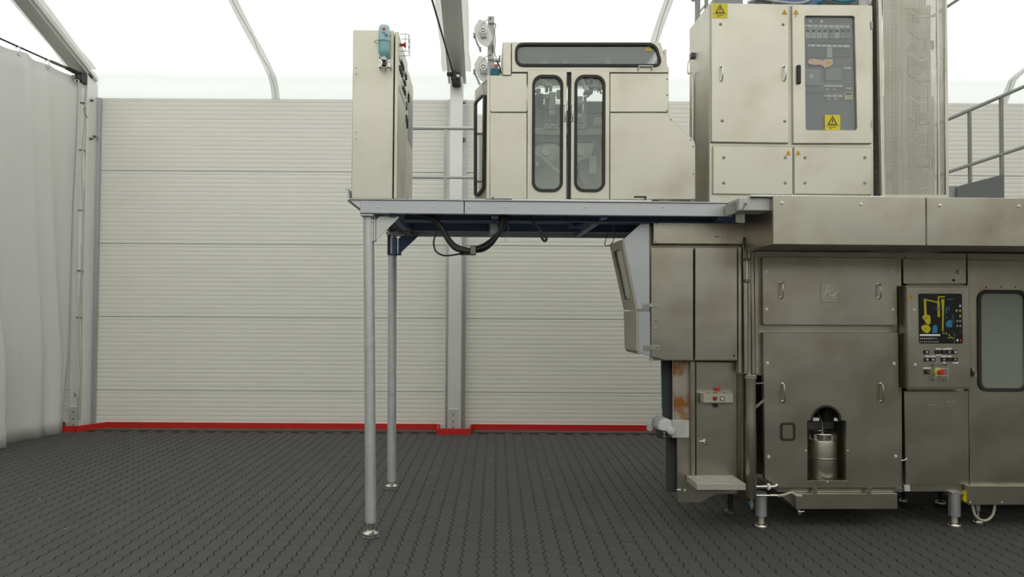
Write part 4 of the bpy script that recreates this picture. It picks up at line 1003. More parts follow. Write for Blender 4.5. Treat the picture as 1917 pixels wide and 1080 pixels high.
# ================================================================== lower machine: infeed housing
VH = 5.44; VHB = VH+1.0
ih = thing('infeed_housing', 'stainless infeed housing with sloping window hanging under the platform', 'housing', M.q(1300, 674, VH))
def pl(name, poly, v, t, m_=None, par=None, bev=.003, holes=()): return part(name, B().plate(pp(poly, v), v, v+t, holes), m_ or steel, par or ih, bev=bev)
pl('front_panel', [(1219,463),(1298,463),(1298,674),(1246,674),(1219,667)], VH, .02)
rp3 = pl('front_panel', [(1301.5,463),(1380,463),(1380.5,674),(1301.5,674)], VH-.004, .024)
hole(rp3, 1374, 666, VH-.004, 2, 'dent_screw')
tc_ = pl('top_cover', [(1223.5,416),(1401,417),(1402,445),(1391,445),(1391,457),(1223.5,456)], VH-.015, .03)
for px, py in ((1229,419),(1227.5,453),(1386,453)): bolt(tc_, px, py, VH-.015, 1.6, steel_dk)
part('scratch_mark', bp(1338, 442, 1346, 444.5, VH-.016, .002), steel_dk, tc_); part('scratch_mark', bp(1350, 443, 1354, 444.5, VH-.016, .002), steel_dk, tc_)
part('frame', bp(1217, 418.5, 1392, 675, VH+.055, .018), steel, ih)
side_u = pl('side_panel', [(1166.5,448),(1200,418),(1216,418),(1216.5,579),(1193.5,579)], VH+.004, .016, galv_bl)
side_l = pl('side_panel', [(1194,583.5),(1217.5,583.5),(1218,667),(1199,661.5),(1195.5,657)], VH+.004, .016, galv_bl)

# sloping left face: turned away from the front, running back and to the left
VL = VH+.55
def quad3(name, f0, f1, b1, b0, m_, off=0.0, th=.012, par=None, inner=None):
    # f: pixel points on the front edge (plane VH), b: pixel points of the rear edge (plane VL)
    P = [Vector(M.q(*f0, VH+.006)), Vector(M.q(*f1, VH+.006)), Vector(M.q(*b1, VL)), Vector(M.q(*b0, VL))]
    n_ = (P[1]-P[0]).cross(P[3]-P[0]).normalized()
    if n_.y > 0: n_ = -n_
    def bil(s, t): return (P[0]*(1-s)+P[3]*s)*(1-t)+(P[1]*(1-s)+P[2]*s)*t
    return P, n_, bil
def sloped(name, P, n_, loop, off, th, m_, par, holes=None):
    k = len(loop); f = [p+n_*off for p in loop]; g_ = [p+n_*(off-th) for p in loop]; fs = []
    if holes:
        f += [p+n_*off for p in holes]; g_ += [p+n_*(off-th) for p in holes]; n2 = 2*k
        for i in range(k):
            j = (i+1) % k; fs += [(i,j,k+j,k+i),(n2+i,n2+k+i,n2+k+j,n2+j),(i,n2+i,n2+j,j),(k+i,k+j,n2+k+j,n2+k+i)]
    else: fs = [tuple(range(k)), tuple(range(2*k-1,k-1,-1))]+[(i,k+i,k+(i+1) % k,(i+1) % k) for i in range(k)]
    return part(name, B().add(f+g_, fs), m_, par)
P, n_, bil = quad3('', (1193.5,579), (1166.5,448), (1143.5,457.5), (1170.5,580), beige)
def uvloop(s0, s1, t0, t1, r): return [bil(s, t) for s, t in roundpoly([(s0,t0),(s1,t0),(s1,t1),(s0,t1)], r, 4)]
wd = sloped('window_door', P, n_, uvloop(0, 1, 0, 1, .001), 0, .012, beige, ih, uvloop(.2, .8, .15, .88, .09))
sloped('gasket', P, n_, uvloop(.12, .88, .13, .90, .10), .012, .01, gask, wd, uvloop(.24, .76, .16, .87, .08))
sloped('pane', P, n_, uvloop(.24, .76, .16, .87, .08), .004, .003, hazepane, wd)
P2, n2_, bil2 = quad3('', (1195,657), (1194,583.5), (1170.5,582.5), (1172,652), beige)
lo = [P2[0], P2[1], P2[2], P2[3]]
ld = sloped('lower_door', P2, n2_, lo, 0, .012, beige, ih)
P3, n3_, bil3 = quad3('', (1199,661), (1195,657), (1172,652), (1176,656), beige)
sloped('lower_edge', P3, n3_, P3, 0, .012, beige, ih)
part('knob', B().sphere(bil(.30,.07)+n_*.02, .011), black, wd, smooth=True); part('knob', B().sphere(bil2(.28,.17)+n2_*.02, .011), black, ld, smooth=True)
for (x0, y0, x1, y1) in ((1203.5,568,1230,575), (1206,646,1235,655)):
    hg = part('hinge', bp(x0, y0, x1, y1, VH-.008, .009), steel_lt, ih, bev=.002)
    for px in (x0+6, x0+10, x1-5): bolt(hg, px, (y0+y1)/2, VH-.008, 1.4, steel_dk)
for py in (599, 615.5): part('dimple', B().lathe(M.q(1228, py, VH), (0,-1,0), [(.012,-.001),(.008,.003),(.002,.004)], 10), steel, ih, smooth=True)
part('body', B().plate(pp([(1226,424),(1400,424),(1400,672),(1250,672),(1226,664)], VH+.075), VH+.075, VHB), steel, ih)
# chain
cu, _, cz = M.q(1219, 667, VH-.004)
for k in range(6):
    c_ = (cu+(.004 if k % 2 else -.004), VH-.006, cz-.008-.011*k); ring(ih, c_, .0065, .0016, (0,1,0) if k % 2 else (1,0.3,0), steel_lt, 'chain_link')
# right edge strips and the latch bar
pl('edge_post', [(1382,462),(1388,462),(1389,698),(1382,698)], VH+.004, .05)
pl('edge_post', [(1391.5,445),(1399.5,445),(1401,700),(1393.5,700)], VH-.006, .05, steel)
lt = pl('latch_bar', [(1396,484),(1401,484),(1401,528),(1396,528)], VH-.03, .024, steel_lt)
for y in (486, 526): part('latch_clip', bp(1394.5, y-3, 1405, y+2, VH-.034, .03), steel_dk, lt, bev=.002)

# ---- column below the infeed housing
VQ = 5.53
icl = thing('infeed_column', 'narrow stainless column with a small control box and a checker plate step', 'machine column', M.floor(1345, 990))
def plq(name, poly, v, t, m_=None, par=None, bev=.003): return part(name, B().plate(pp(poly, v), v, v+t), m_ or steel, par or icl, bev=bev)
plq('frame_post', [(1292.5,676),(1301.5,676),(1302,905),(1294,905)], VQ-.01, .06)
plq('frame_post', [(1380.5,700),(1389,700),(1391,905),(1381,905)], VQ+.002, .05)
plq('frame_post', [(1388,700),(1394,700),(1395.5,905),(1390.5,905)], VQ-.02, .06)
dq = plq('door', [(1303,677),(1379.5,678),(1380,894.5),(1303.5,894.5)], VQ, .025)
part('body', bp(1296, 677, 1394, 912, VQ+.06, .5), steel, icl)
bx = part('button_box', bp(1311, 736, 1374.5, 755, VQ-.06, .06), steel, dq, bev=.004)
part('button_box_face', bp(1317, 737, 1372.5, 754, VQ-.066, .008), beige, bx, bev=.002)
for px in (1325.5, 1356.5): part('clip', bp(px-2, 733.5, px+2, 737.5, VQ-.06, .02), steel_lt, bx)
part('stop_button', B().lathe(M.q(1342, 728, VQ-.005), (0,-1,0), [(.008,0),(.008,.02),(.017,.024),(.018,.032),(.014,.038)], 16), red, dq, smooth=True)
part('red_button', bp(1335, 742.5, 1342.5, 749.5, VQ-.072, .008), mat('dark_red', (.25,.02,.02,1), .4), bx, bev=.002)
yb = part('button_bezel', bp(1348.5, 742.5, 1356.5, 749.5, VQ-.071, .008), black, bx, bev=.001); part('yellow_button', bp(1349.8, 743.8, 1355.2, 748.5, VQ-.075, .006), cream, yb, bev=.001)
part('tag', bp(1337.5, 755.5, 1344, 762.5, VQ-.03, .01), black, bx)
for px, py in ((1306.5,777.5),(1324.5,777.5),(1307,816.5),(1325,816.5)): hole(dq, px, py, VQ, .8)
lk = part('door_lock', B().lathe(M.q(1319, 826, VQ), (0,-1,0), [(.016,0),(.016,.014),(.010,.02)], 14), steel_lt, dq, smooth=True)
part('lock_handle', B().tube(pxs([(1309,826),(1316,826),(1320,830),(1320,834)], VQ-.02), .004, 6).tube(pxs([(1325,826),(1325,834)], VQ-.02), .004, 6), steel_lt, lk)
# step
stepm = mat('worn_step_plate', (0.44,0.43,0.385,1), 0.5, 0.3, var=0.12, scale=12)
vs0 = 5.27
a, c, z0, z1 = M.rect(1305, 905.5, 1396, 917.5, vs0)
stp = part('step', B().box(a, c, vs0, VQ+.01, z0, z1), stepm, icl, bev=.002)
for i in range(9):
    for j in range(5):
        u = a+(c-a)*(i+.5)/9; v = vs0+.02+(VQ-vs0-.03)*(j+.5)/5; d = .016
        s = 1 if (i+j) % 2 else -1
        part('checker_lug', B().prism([(u-d, v-s*d*.7), (u-d*.2, v+.003), (u+d, v+s*d*.7), (u+d*.2, v-.003)], 'z', z1-.001, z1+.004), stepm, stp)
# left flank: dark frame, rust-stained sheet, lower sheet
plq('flank_post', [(1240,674),(1259,674),(1259.5,790),(1243,790)], VQ+.10, .05, dark)
plq('green_edge', [(1238,674),(1240.3,674),(1241.5,765),(1239.5,765)], VQ+.12, .02, greenm)
plq('stained_sheet', [(1259.5,674),(1290,674),(1291,787),(1261.5,786)], VQ+.03, .01, steel_rust)
plq('flank_post', [(1249,818),(1267,818),(1268,921),(1250,921)], VQ+.08, .05, dark)
fs_ = plq('flank_sheet', [(1267,818),(1293,818),(1295,905),(1306,918),(1380,918),(1380,925),(1340,925),(1312,941),(1268.5,941)], VQ+.02, .012, steel)
bolt(fs_, 1282.6, 917.6, VQ+.02, 2.8, steel_lt); part('pin', B().tube(pxs([(1267,917),(1275,917)], VQ+.01), .007, 8), steel_lt, fs_)
part('rear_foot', B().tube([M.q(1367, 918, VQ+.35), (M.q(1367,918,VQ+.35)[0], VQ+.35, .02)], .022, 12), black, icl, smooth=True)
u_ = M.q(1367, 918, VQ+.35)[0]; part('foot_plate', B().lathe((u_, VQ+.35, -.001), (0,0,1), [(.045,0),(.048,.01),(.045,.03),(.02,.05)], 18), steel_dk, icl, smooth=True)

# ---- gear motor on the left flank
VMo = VQ-.04
mo = thing('gear_motor', 'grey gear motor with round white cover on the flank of the infeed column', 'motor', M.q(1255, 822, VMo))
part('flange_disc', B().lathe(M.q(1236, 793, VMo+.10), (0,-1,0), [(.056,-.04),(.056,-.01),(.060,0),(.060,.02),(.054,.026),(.02,.03)], 24), mdgrey, mo, smooth=True)
part('gear_housing', B().plate(pp([(1233.5,806),(1234,796),(1238,790),(1245,786),(1252,785),(1258,788),(1258.5,810)], VMo), VMo, VMo+.10), mat('pale_grey_casting', (0.56,0.56,0.55,1), 0.5, var=0.08), mo, bev=.008, smooth=True)
part('round_cover', B().lathe(M.q(1256, 806.5, VMo), (0,-1,0), [(.032,0),(.031,.012),(.022,.022),(.004,.026)], 20), ltgrey, mo, smooth=True)
tbx = part('terminal_box', bp(1232.5, 806, 1253.5, 821, VMo+.01, .08), black, mo, bev=.002)
for py in (810.5, 816.5): bolt(tbx, 1243.5, py, VMo+.01, 1.3, steel_lt)
part('mount_plate', bp(1258, 787.5, 1290, 819.5, VMo+.02, .05), mat('stained_pale_plate', (0.46,0.45,0.42,1), 0.5, var=0.2, scale=14), mo, bev=.002)
part('shaft_cap', bp(1213.5, 793, 1223, 807, VMo+.14, .06), ltgrey, mo, bev=.004)

# ---- filter pipe
VPp = 5.43
fp = thing('filter_pipe', 'vertical stainless filter pipe with cap and side stubs beside the step', 'pipe', M.q(1406, 931, VPp))
uc = M.uz(1405.5, 820, VPp)[0]; S = M.size(1, VPp); zz = lambda y: M.q(1406, y, VPp)[2]
part('cap', B().lathe((uc, VPp, zz(709)), (0,0,1), [(9.5*S,0),(11*S,.003),(11*S,.018),(9.8*S,.022),(9.8*S,.028),(8*S,.031)], 24), steel_lt, fp, smooth=True)
part('body', B().lathe((uc, VPp, zz(931)), (0,0,1), [(9.3*S,0),(10*S,.006),(10*S,zz(784)-zz(931)),(9.4*S,zz(781)-zz(931)),(9.4*S,zz(709)-zz(931))], 24), mat('pipe_steel', (0.50,0.47,0.39,1), 0.22, 1.0, var=0.08), fp, smooth=True)
part('upper_pipe', B().tube([(uc, VPp+.03, zz(705)), (uc, VPp+.03, zz(470))], 3.9*S, 16), steel, fp, smooth=True)
part('stub', B().tube([M.q(1414,718,VPp), M.q(1428,717.5,VPp+.03)], .006, 8), steel_lt, fp, smooth=True)
part('stub', B().tube([M.q(1413,764,VPp), M.q(1430,749,VPp+.06)], .010, 10), steel_lt, fp, smooth=True)
part('outlet', B().tube(sp(pxs([(1412,911),(1430,911),(1446,911),(1452,910),(1456,907)], VPp)), .013, 12), steel_lt, fp, smooth=True)
part('clamp', B().lathe(M.q(1436.5, 911, VPp), (1,0,0), [(.022,0),(.026,.004),(.026,.014),(.022,.018)], 16), white, fp, smooth=True)
part('drain_line', B().tube(sp(pxs([(1412,927),(1440,927.5),(1456,928)], VPp)), .007, 8), steel_lt, fp, smooth=True)
part('drain_hose', B().tube(sp(pxs([(1456,928),(1468,926),(1482,922),(1490,927),(1501,928)], VPp)), .010, 8), hosem, fp, smooth=True)
part('coupling', B().tube(pxs([(1441,927),(1455,927)], VPp), .011, 10), steel_lt, fp, smooth=True)
part('drain_valve', B().lathe(M.q(1407, 953, VPp), (0,0,1), [(.006,0),(.008,.012),(.014,.014),(.014,.045),(.009,.05),(.009,.09)], 12), steel_lt, fp, smooth=True)
part('valve_lever', bp(1402, 938, 1404.5, 943, VPp-.01, .02), tealm, fp)

# ================================================================== filler housing
VFc = 5.50
fh = thing('filler_housing', 'stainless filler housing with two large covers and a round topped hatch', 'machine', M.floor(1560, 990))
steel_fr = steel
def plf(name, poly, v, t, m_=None, par=None, bev=.003, holes=()): return part(name, B().plate(pp(poly, v), v, v+t, holes), m_ or steel, par or fh, bev=bev)
plf('frame', [(1411,470),(1687.5,472),(1689.5,920),(1455,920),(1431,896),(1429,703),(1413,703)], VFc+.04, .03, steel_fr, holes=[pp([(1505,750),(1595,750),(1595,903),(1505,903)], VFc+.04)])
plf('frame_edge', [(1405,470),(1411.5,470),(1414,700),(1408,700)], VFc+.01, .03, steel_fr)
plf('frame_edge', [(1412,480),(1420,480),(1421.5,700),(1414,700)], VFc+.02, .03, steel_fr)
u1 = plf('upper_cover', roundpoly([(1427,481),(1679,482),(1680.5,609),(1428.5,608)], 3, 2), VFc-.004, .044, bev=.008)
for px, py in ((1435,509),(1670.5,508.5),(1435.5,579),(1671.5,580)): bolt(u1, px, py, VFc-.004, 2.8, steel_lt, 'quarter_turn_lock')
handle(u1, 1462.5, 528, 557, VFc-.004, .0055, .035); handle(u1, 1644.5, 532, 558, VFc-.004, .0055, .035)
# emblem plate
ev = VFc-.008
em = part('emblem_plate', bp(1536, 528, 1573, 566.5, ev, .005), steel, u1, bev=.0015)
E = lambda *p: pp(p, ev-.002)
part('emblem_stroke', B().plate(E((1540.5,556),(1551.5,532.5),(1554,532.5),(1543.5,556)), ev-.004, ev), steel_lt, em)
part('emblem_stroke', B().plate(E((1552,533),(1554,533),(1559,541),(1557,541.5)), ev-.004, ev), steel_lt, em)
cxy = M.uz(1556, 548.5, ev); part('emblem_ring', B().plate(circ(*cxy, M.size(6.6, ev), 24), ev-.004, ev, [circ(*cxy, M.size(4.0, ev), 24)]), steel_lt, em)
part('emblem_stroke', B().plate(E((1559,556),(1563,549),(1570,543.5),(1571,544.5),(1565,551),(1562,556)), ev-.004, ev), steel_lt, em)
part('emblem_line', B().plate(E((1539,556.8),(1568,556.8),(1568,558),(1539,558)), ev-.004, ev), steel_lt, em)
for k in range(11): part('emblem_letter', bp(1541+k*2.4, 560.5, 1542.4+k*2.4+.3*(k % 2), 563.3, ev-.001, .002), steel_up, em)
for px, py in ((1538.5,531),(1570,531),(1538.5,563.5),(1570,563.5)): part('rivet', B().sphere(M.q(px, py, ev), .003, 8), steel_dk, em)
# lower cover with hatch
arch = [(1511.8,899),(1511.8,788.5),(1519,788.5)]
ac = (1547, 787); ar = 28
hat = [(1511.8,899.5),(1511.8,788.5)]+[(ac[0]+ar*math.cos(t), ac[1]-ar*math.sin(t)) for t in [PI*(1-k/16)*.985+.02 for k in range(17)]]+[(1584,788.5),(1584,899.5)]
l1 = plf('lower_cover', [(1428.5,622),(1682,622.5),(1686,913.5),(1457,913.5),(1431.5,895)], VFc-.004, .04, bev=.003, holes=[pp(hat, VFc-.004)])
tp_ = plf('trim_ring', [(ac[0]+(ar+.5)*math.cos(t), ac[1]-(ar+.5)*math.sin(t)) for t in [PI*(1-k/18) for k in range(19)]]+[(ac[0]+(ar-3)*math.cos(t), ac[1]-(ar-3)*math.sin(t)) for t in [PI*k/18 for k in range(19)]], VFc-.008, .008, gask, l1, bev=0)
plf('tab', [(1521,788.5),(1523,782),(1534,782),(1534,788.5)], VFc+.005, .008, ltgrey, l1); plf('tab', [(1561,788.5),(1562,782),(1567,782),(1570,788.5)], VFc+.005, .008, ltgrey, l1)
for px, py in ((1437,680),(1674,680.6),(1439,855),(1677,854)): bolt(l1, px, py, VFc-.004, 3.2, steel_lt)
for px, py in ((1508.5,843.5),(1587,843.5),(1549,902)): bolt(l1, px, py, VFc-.004, 1.6, steel_lt)
handle(l1, 1465, 719, 752, VFc-.004, .006, .035, steel_fr); handle(l1, 1648.7, 719, 752, VFc-.004, .006, .035, steel_fr)
o0, o1, oz0, oz1 = M.rect(1460.5, 791, 1488.5, 825, VFc-.004); w = M.size(4.4, VFc)
gasket(l1, rr(o0, o1, oz0, oz1, .022), rr(o0+w, o1-w, oz0+w, oz1-w, .010), VFc-.004, .006)
pane_part(l1, rr(o0+w, o1-w, oz0+w, oz1-w, .010), VFc-.007, steel, 'inspection_pane', .002)
# niche behind the hatch
a, c, z0, z1 = M.rect(1505, 750, 1592, 899.5, VFc+.04)
part('niche_shelf', B().box(a, c, VFc+.005, VFc+.42, z0-.012, z0), steel, fh)
part('niche_wall', B().box(c, c+.01, VFc+.04, VFc+.42, z0, z1), steel, fh); part('niche_wall', B().box(a-.01, a, VFc+.04, VFc+.42, z0, z1), steel, fh)
part('niche_back', B().box(a, c, VFc+.42, VFc+.43, z0, z1), steel, fh)
part('niche_roof', B().box(a, c, VFc+.04, VFc+.42, z1, z1+.01), steel, fh)
part('blue_beam', bp(1512, 790, 1560, 803, VFc+.22, .02), dkgrey, fh); part('round_guard', B().lathe(M.q(1556, 775, VFc+.30), (0.5,-1,0), [(.10,0),(.10,.02),(.05,.03)], 20), dkgrey, fh, smooth=True)
part('body', bp(1376, 484, 1616, 887, VFc+.5, 1.2), steel, fh)
part('lower_sill', bp(1455, 914, 1690, 921, VFc+.03, .05), steel, fh)
# drip tray, hung from clips
dt = part('drip_tray', bp(1490, 924, 1680.5, 953, VFc-.01, .34), steel, fh, bev=.003)
part('tray_clip', bp(1624, 913, 1631.5, 927, VFc-.016, .006), steel, dt); part('tray_clip', bp(1523, 913, 1530, 925, VFc-.016, .006), steel, dt)
part('tray_spout', B().plate(pp([(1462,928),(1490,926),(1490,952)], VFc+.04), VFc+.04, VFc+.3), steel, dt)
part('drain_valve', B().lathe(M.q(1494, 952, VFc+.02), (.35,0,-1), [(.012,0),(.012,.02),(.009,.03),(.013,.034),(.013,.045)], 12), steel_lt, dt, smooth=True)
part('valve_lever', B().tube(pxs([(1494,957),(1500,958),(1505,957)], VFc), .005, 8), steel_lt, dt)
def foot(par, px, yt, yb, ysp, yfl, w, v=None, m_=galv_bl, plate_w=24):
    f = M.floor(px, yfl); v = f[1]; S = M.size(1, v); zt = M.q(px, yt, v)[2]; zs = M.q(px, yb, v)[2]
    g = part('foot', B().tube([(f[0], v, zs), (f[0], v, zt)], w/2*S, 18), m_, par, smooth=True)
    part('spindle', B().tube([(f[0], v, .02), (f[0], v, zs+.01)], w*.25*S, 12), steel_dk if m_ is dark else hosem, g, smooth=True)
    rp = plate_w/2*S
    part('foot_plate', B().lathe((f[0], v, -.001), (0,0,1), [(rp*.96,0),(rp,.004),(rp,.02),(rp*.9,.028),(rp*.5,.034)], 22), steel_lt, g, smooth=True)
    return g
foot(fh, 1425, 921, 965, 0, 987.5, 20.5)

# keg in the niche
VK = VFc+.15
kg = thing('steel_keg', 'small stainless keg standing in the hatch of the filler housing', 'keg', M.q(1541, 898, VK))
S = M.size(1, VK); uk = M.uz(1539.5, 850, VK)[0]; z0 = M.rect(1505, 750, 1592, 899.5, VFc+.04)[2]; K = 26.3*S
zz = lambda y: M.q(1540, y, VK)[2]-z0; hb = zz(820)
part('body', B().lathe((uk, VK, z0), (0,0,1), [(K*.93,0),(K*.97,.008),(K*.97,.028),(K,.034),(K,hb*.50),(K*1.03,hb*.515),(K*1.03,hb*.535),(K,hb*.55),(K,hb*.93),(K*.96,hb*.98),(K*.86,hb)], 32), mat('keg_steel', (0.46,0.44,0.37,1), 0.42, 1.0, var=0.06), kg, smooth=True)
part('neck', B().lathe((uk, VK, z0+hb), (0,0,1), [(K*.80,0),(K*.80,zz(811)-hb)], 32), steel_dk, kg, smooth=True)
for k in range(9):
    t = 2*PI*k/9+.2; part('collar_tab', B().box(uk+K*.84*math.cos(t)-.012, uk+K*.84*math.cos(t)+.012, VK+K*.84*math.sin(t)-.006, VK+K*.84*math.sin(t)+.006, z0+hb-.001, z0+zz(811)), steel_lt, kg)
part('rim', B().tube([(uk+K*.88*math.cos(2*PI*k/28), VK+K*.88*math.sin(2*PI*k/28), z0+zz(810)) for k in range(28)], .006, 8, closed=True), steel_lt, kg, smooth=True)
part('valve', B().lathe((uk, VK, z0+zz(812)), (0,0,1), [(.016,0),(.016,.018),(.008,.022),(.008,.06)], 12), steel_lt, kg, smooth=True)
part('valve_tube', B().tube(sp([(uk,VK,z0+zz(800)),(uk,VK,z0+zz(790)),(uk-.02,VK+.05,z0+zz(770))]), .004, 6), mdgrey, kg)

# ================================================================== operator cabinet
VO = 5.53
oc = thing('operator_cabinet', 'stainless operator cabinet with a display, buttons and a caged emergency stop', 'cabinet', M.floor(1755, 985))
def plo(name, poly, v, t, m_=None, par=None, bev=.003, holes=()): return part(name, B().plate(pp(poly, v), v, v+t, holes), m_ or steel, par or oc, bev=bev)
part('body', bp(1698, 480, 1806, 903, VO+.03, 1.7), steel, oc)
plo('frame_strip', [(1678,476),(1700,476),(1704,910),(1682,910)], VO+.16, .03, steel)
part('top_rail', bp(1691, 474, 1808, 486, VO+.04, .04), steel, oc)
uc_ = plo('upper_cover', [(1691,484),(1809,485),(1809,531.5),(1691.5,531.5)], VO-.004, .03)
part('knob', B().lathe(M.q(1785, 524.5, VO-.004), (0,-1,0), [(.009,0),(.009,.006)], 12), black, uc_); part('lock', B().lathe(M.q(1794, 509, VO-.004), (0,-1,0), [(.014,0),(.014,.012),(.009,.018)], 14), steel_lt, uc_, smooth=True)
VOB = VO-.10
bx = plo('operator_box', [(1695.5,534),(1814.5,534),(1818,728.5),(1699,728.5)], VOB, .10, bev=.004)
dv = VOB-.016
bd = plo('box_door', [(1697.5,537),(1814,537),(1816.5,725),(1701,725.5)], dv, .016, par=bx, bev=.003)
tri_sign(bd, 1705.6, 555.5, 5.4, dv)
for px, py in ((1711.7,580),(1713.4,682.8)): bolt(bd, px, py, dv, 2.8, steel_lt, 'quarter_turn_lock')
for px, py in ((1732,544.5),(1780,544.5),(1807,591)): hole(bd, px, py, dv, .8)
scn = plo('display', roundpoly([(1719.5,549.5),(1801,549.5),(1802.5,643),(1721,643)], 3, 3), dv-.003, .004, mat('screen_black', (.012,.012,.013,1), .25), bd, bev=0)
zv = dv-.0038
def scr(name, poly, m_): return part(name, B().plate(pp(poly, zv), zv, zv+.0009), m_, scn)
def sline(name, pts, w, m_):
    for a, c in zip(pts[:-1], pts[1:]):
        d = Vector((c[0]-a[0], c[1]-a[1])); n_ = Vector((-d.y, d.x)).normalized()*w/2; e = d.normalized()*w*.3
        scr(name, [(a[0]-e.x+n_.x, a[1]-e.y+n_.y), (c[0]+e.x+n_.x, c[1]+e.y+n_.y), (c[0]+e.x-n_.x, c[1]+e.y-n_.y), (a[0]-e.x-n_.x, a[1]-e.y-n_.y)], m_)
sline('diagram_arm', [(1732.5,588),(1731.5,560.5)], 4.4, scry); sline('diagram_arm', [(1731.5,560.5),(1754,565.5)], 2.6, scry)
sline('diagram_arm', [(1757,565),(1757.5,592)], 4.2, scry); sline('diagram_arm', [(1756.5,566),(1757,555.5),(1768,555.5)], 2.6, scry)
scr('diagram_arm', [(1762,560),(1768,560),(1767,585),(1766,620),(1763.7,620),(1764,585)], scry)
scr('diagram_disc', roundpoly([(1726,594),(1730,589.5),(1738,589),(1742,592),(1742,605),(1738,608),(1733,605),(1731,600)], 2, 2), scry)
scr('diagram_disc', roundpoly([(1724,611),(1731,607.5),(1739,608.5),(1743,616),(1739,622.5),(1734,624),(1727,619)], 3, 2), scry)
for px, py, r in ((1733,596,1.2),(1735,594,.9),(1732.5,616,1.3)): sc_ = part('diagram_pivot', B().plate(circ(*M.uz(px, py, zv-.001), M.size(r, zv), 10), zv-.001, zv), inkm, scn)
scr('diagram_tank', roundpoly([(1745.5,623.5),(1746,613),(1749,608),(1754,609),(1755,614),(1754,623.5)], 1.5, 2), scrb)
scr('diagram_joint', [(1753,578),(1757,575),(1761,578),(1757,582)], scrb); scr('diagram_shadow', [(1740,577.5),(1752,573),(1753,580)], inkm)  # dark shadow shape drawn as part of the screen picture
for poly in ([(1770,575),(1773,574),(1774,585),(1770,587)],[(1776,573),(1779,574),(1777,582),(1774,580)],[(1783,588),(1785.5,588),(1785.5,606),(1783,606)],[(1771,604),(1775,600),(1781,598),(1783,612),(1776,613),(1771,610)],[(1770,592),(1774,593),(1772,599)],[(1772,560),(1782,558),(1786,560),(1776,562)]): scr('diagram_part', poly, scrbd if poly[0][0] != 1771 else scrb)
for px, py in ((1767,623.5),(1772,624),(1777,627),(1776,632),(1780,631),(1783,632.5)): scr('diagram_bit', [(px-1.5,py-1.2),(px+1.5,py-.6),(px+1,py+1.5),(px-1.2,py+1)], scry)
scr('text_bar', [(1722,625.5),(1760,625.5),(1760,629),(1722,629)], white)
for r_, n, y in ((0, 9, 632.5), (1, 10, 638.5)):
    for k in range(n): scr('text_mark', [(1722+k*3.7,y),(1722+k*3.7+2.2,y),(1722+k*3.7+2.6,y+2.2),(1722+k*3.7+.4,y+2.4)], ltgrey if r_ == 0 and k < 7 else mdgrey)
for px, py, m_ in ((1797.5,572.5,white),(1791,581.5,scry),(1797.5,581.5,scry),(1797.5,591.5,scry),(1792,601,mdgrey),(1797.5,601,mdgrey),(1792.5,610,mdgrey),(1798,610,mdgrey),(1792.5,637,white),(1798.5,637,red),(1798,622,mat('screen_dark_red',(.10,.01,.02,1),.4))): scr('icon', [(px-1.6,py-2),(px+1.6,py-2),(px+1.6,py+2),(px-1.6,py+2)], m_)
for k in range(5): scr('icon_dot', [(1786,624+k*4),(1787.2,624+k*4),(1787.2,625.4+k*4),(1786,625.4+k*4)], ltgrey)
part('label_strip', bp(1787, 546.5, 1800, 549, dv-.002, .002), ltgrey, bd)
for x0, x1, y, cap in ((1731,1740.5,659,ltgrey),(1752.5,1762,659,black),(1763.5,1772,659,black),(1774,1781.5,659,mdgrey),(1784.5,1793,659,cream),(1731.5,1741,673,ltgrey),(1742.5,1751.5,673,ltgrey),(1763.5,1772,673,mdgrey),(1774.5,1782.5,673,mat('button_dark_red',(.08,.015,.015,1),.4)),(1784.5,1793.5,673,mdgrey)):
    bz = part('push_button', bp(x0, y-3.5, x1, y+3.5, dv-.012, .013), black, bd, bev=.0015)
    xm = (x0+x1)/2; part('button_cap', bp(xm-1.7, y-1.9, xm+1.7+(1.2 if cap is cream else 0), y+1.9, dv-.015, .004), cap, bz)
for x0, x1, y in ((1751.5,1762,653),(1765,1770,653.2),(1771,1781.5,652.7),(1752,1762,664.2),(1733,1740.5,667),(1742,1751,667),(1762,1772,667),(1774,1782,667),(1765,1770.5,678.7),(1784,1794.5,679),(1729,1742,689)):
    part('label_strip', bp(x0, y-1.3, x1, y+1.3, dv-.002, .003), white, bd)
sw = part('selector_switch', bp(1732, 692, 1741, 700.5, dv-.012, .013), black, bd, bev=.002); part('selector_knob', B().lathe(M.q(1736.5, 696.2, dv-.012), (0,-1,0), [(.010,0),(.009,.012)], 12), dkgrey, sw, smooth=True)
part('stop_collar', B().lathe(M.q(1756.5, 696, dv), (0,-1,0), [(.033,0),(.033,.004),(.030,.006)], 24), scry, bd, smooth=True)
part('stop_button', B().lathe(M.q(1758, 696.2, dv-.005), (0,-1,0), [(.012,0),(.013,.02),(.021,.024),(.022,.036),(.018,.042)], 20), red, bd, smooth=True)
for y in (683, 710):
    part('stop_cage_wire', B().tube(pxs([(1746,y),(1747,y+.3,-.04),(1770,y+.6,-.045),(1773,y+.3,-.03),(1773,y,0)], dv), .0022, 6), steel_dk, bd)
for px in (1752, 1775): part('stop_cage_wire', B().tube([M.q(px, 683.3, dv-.045), M.q(px, 710.3, dv-.045)], .0018, 6), galv, bd)
for y in (690, 703): part('stop_cage_wire', B().tube([M.q(1752, y, dv-.046), M.q(1775, y, dv-.046)], .0018, 6), galv, bd)
for px, py in ((1746,683),(1767,682),(1747,710.5),(1766.5,711)): part('cage_foot', B().lathe(M.q(px, py, dv), (0,-1,0), [(.008,0),(.007,.006)], 10), steel_dk, bd)
lw = plo('lower_cover', [(1693,732),(1813.5,732),(1814.5,907),(1696,907)], VO-.004, .03)
part('wear_mark', bp(1737, 757, 1754.5, 758.6, VO-.0048, .001), steel_lt, lw)
for px in (1775, 1785): bolt(lw, px, 752, VO-.004, 1.2, steel_lt, 'screw')
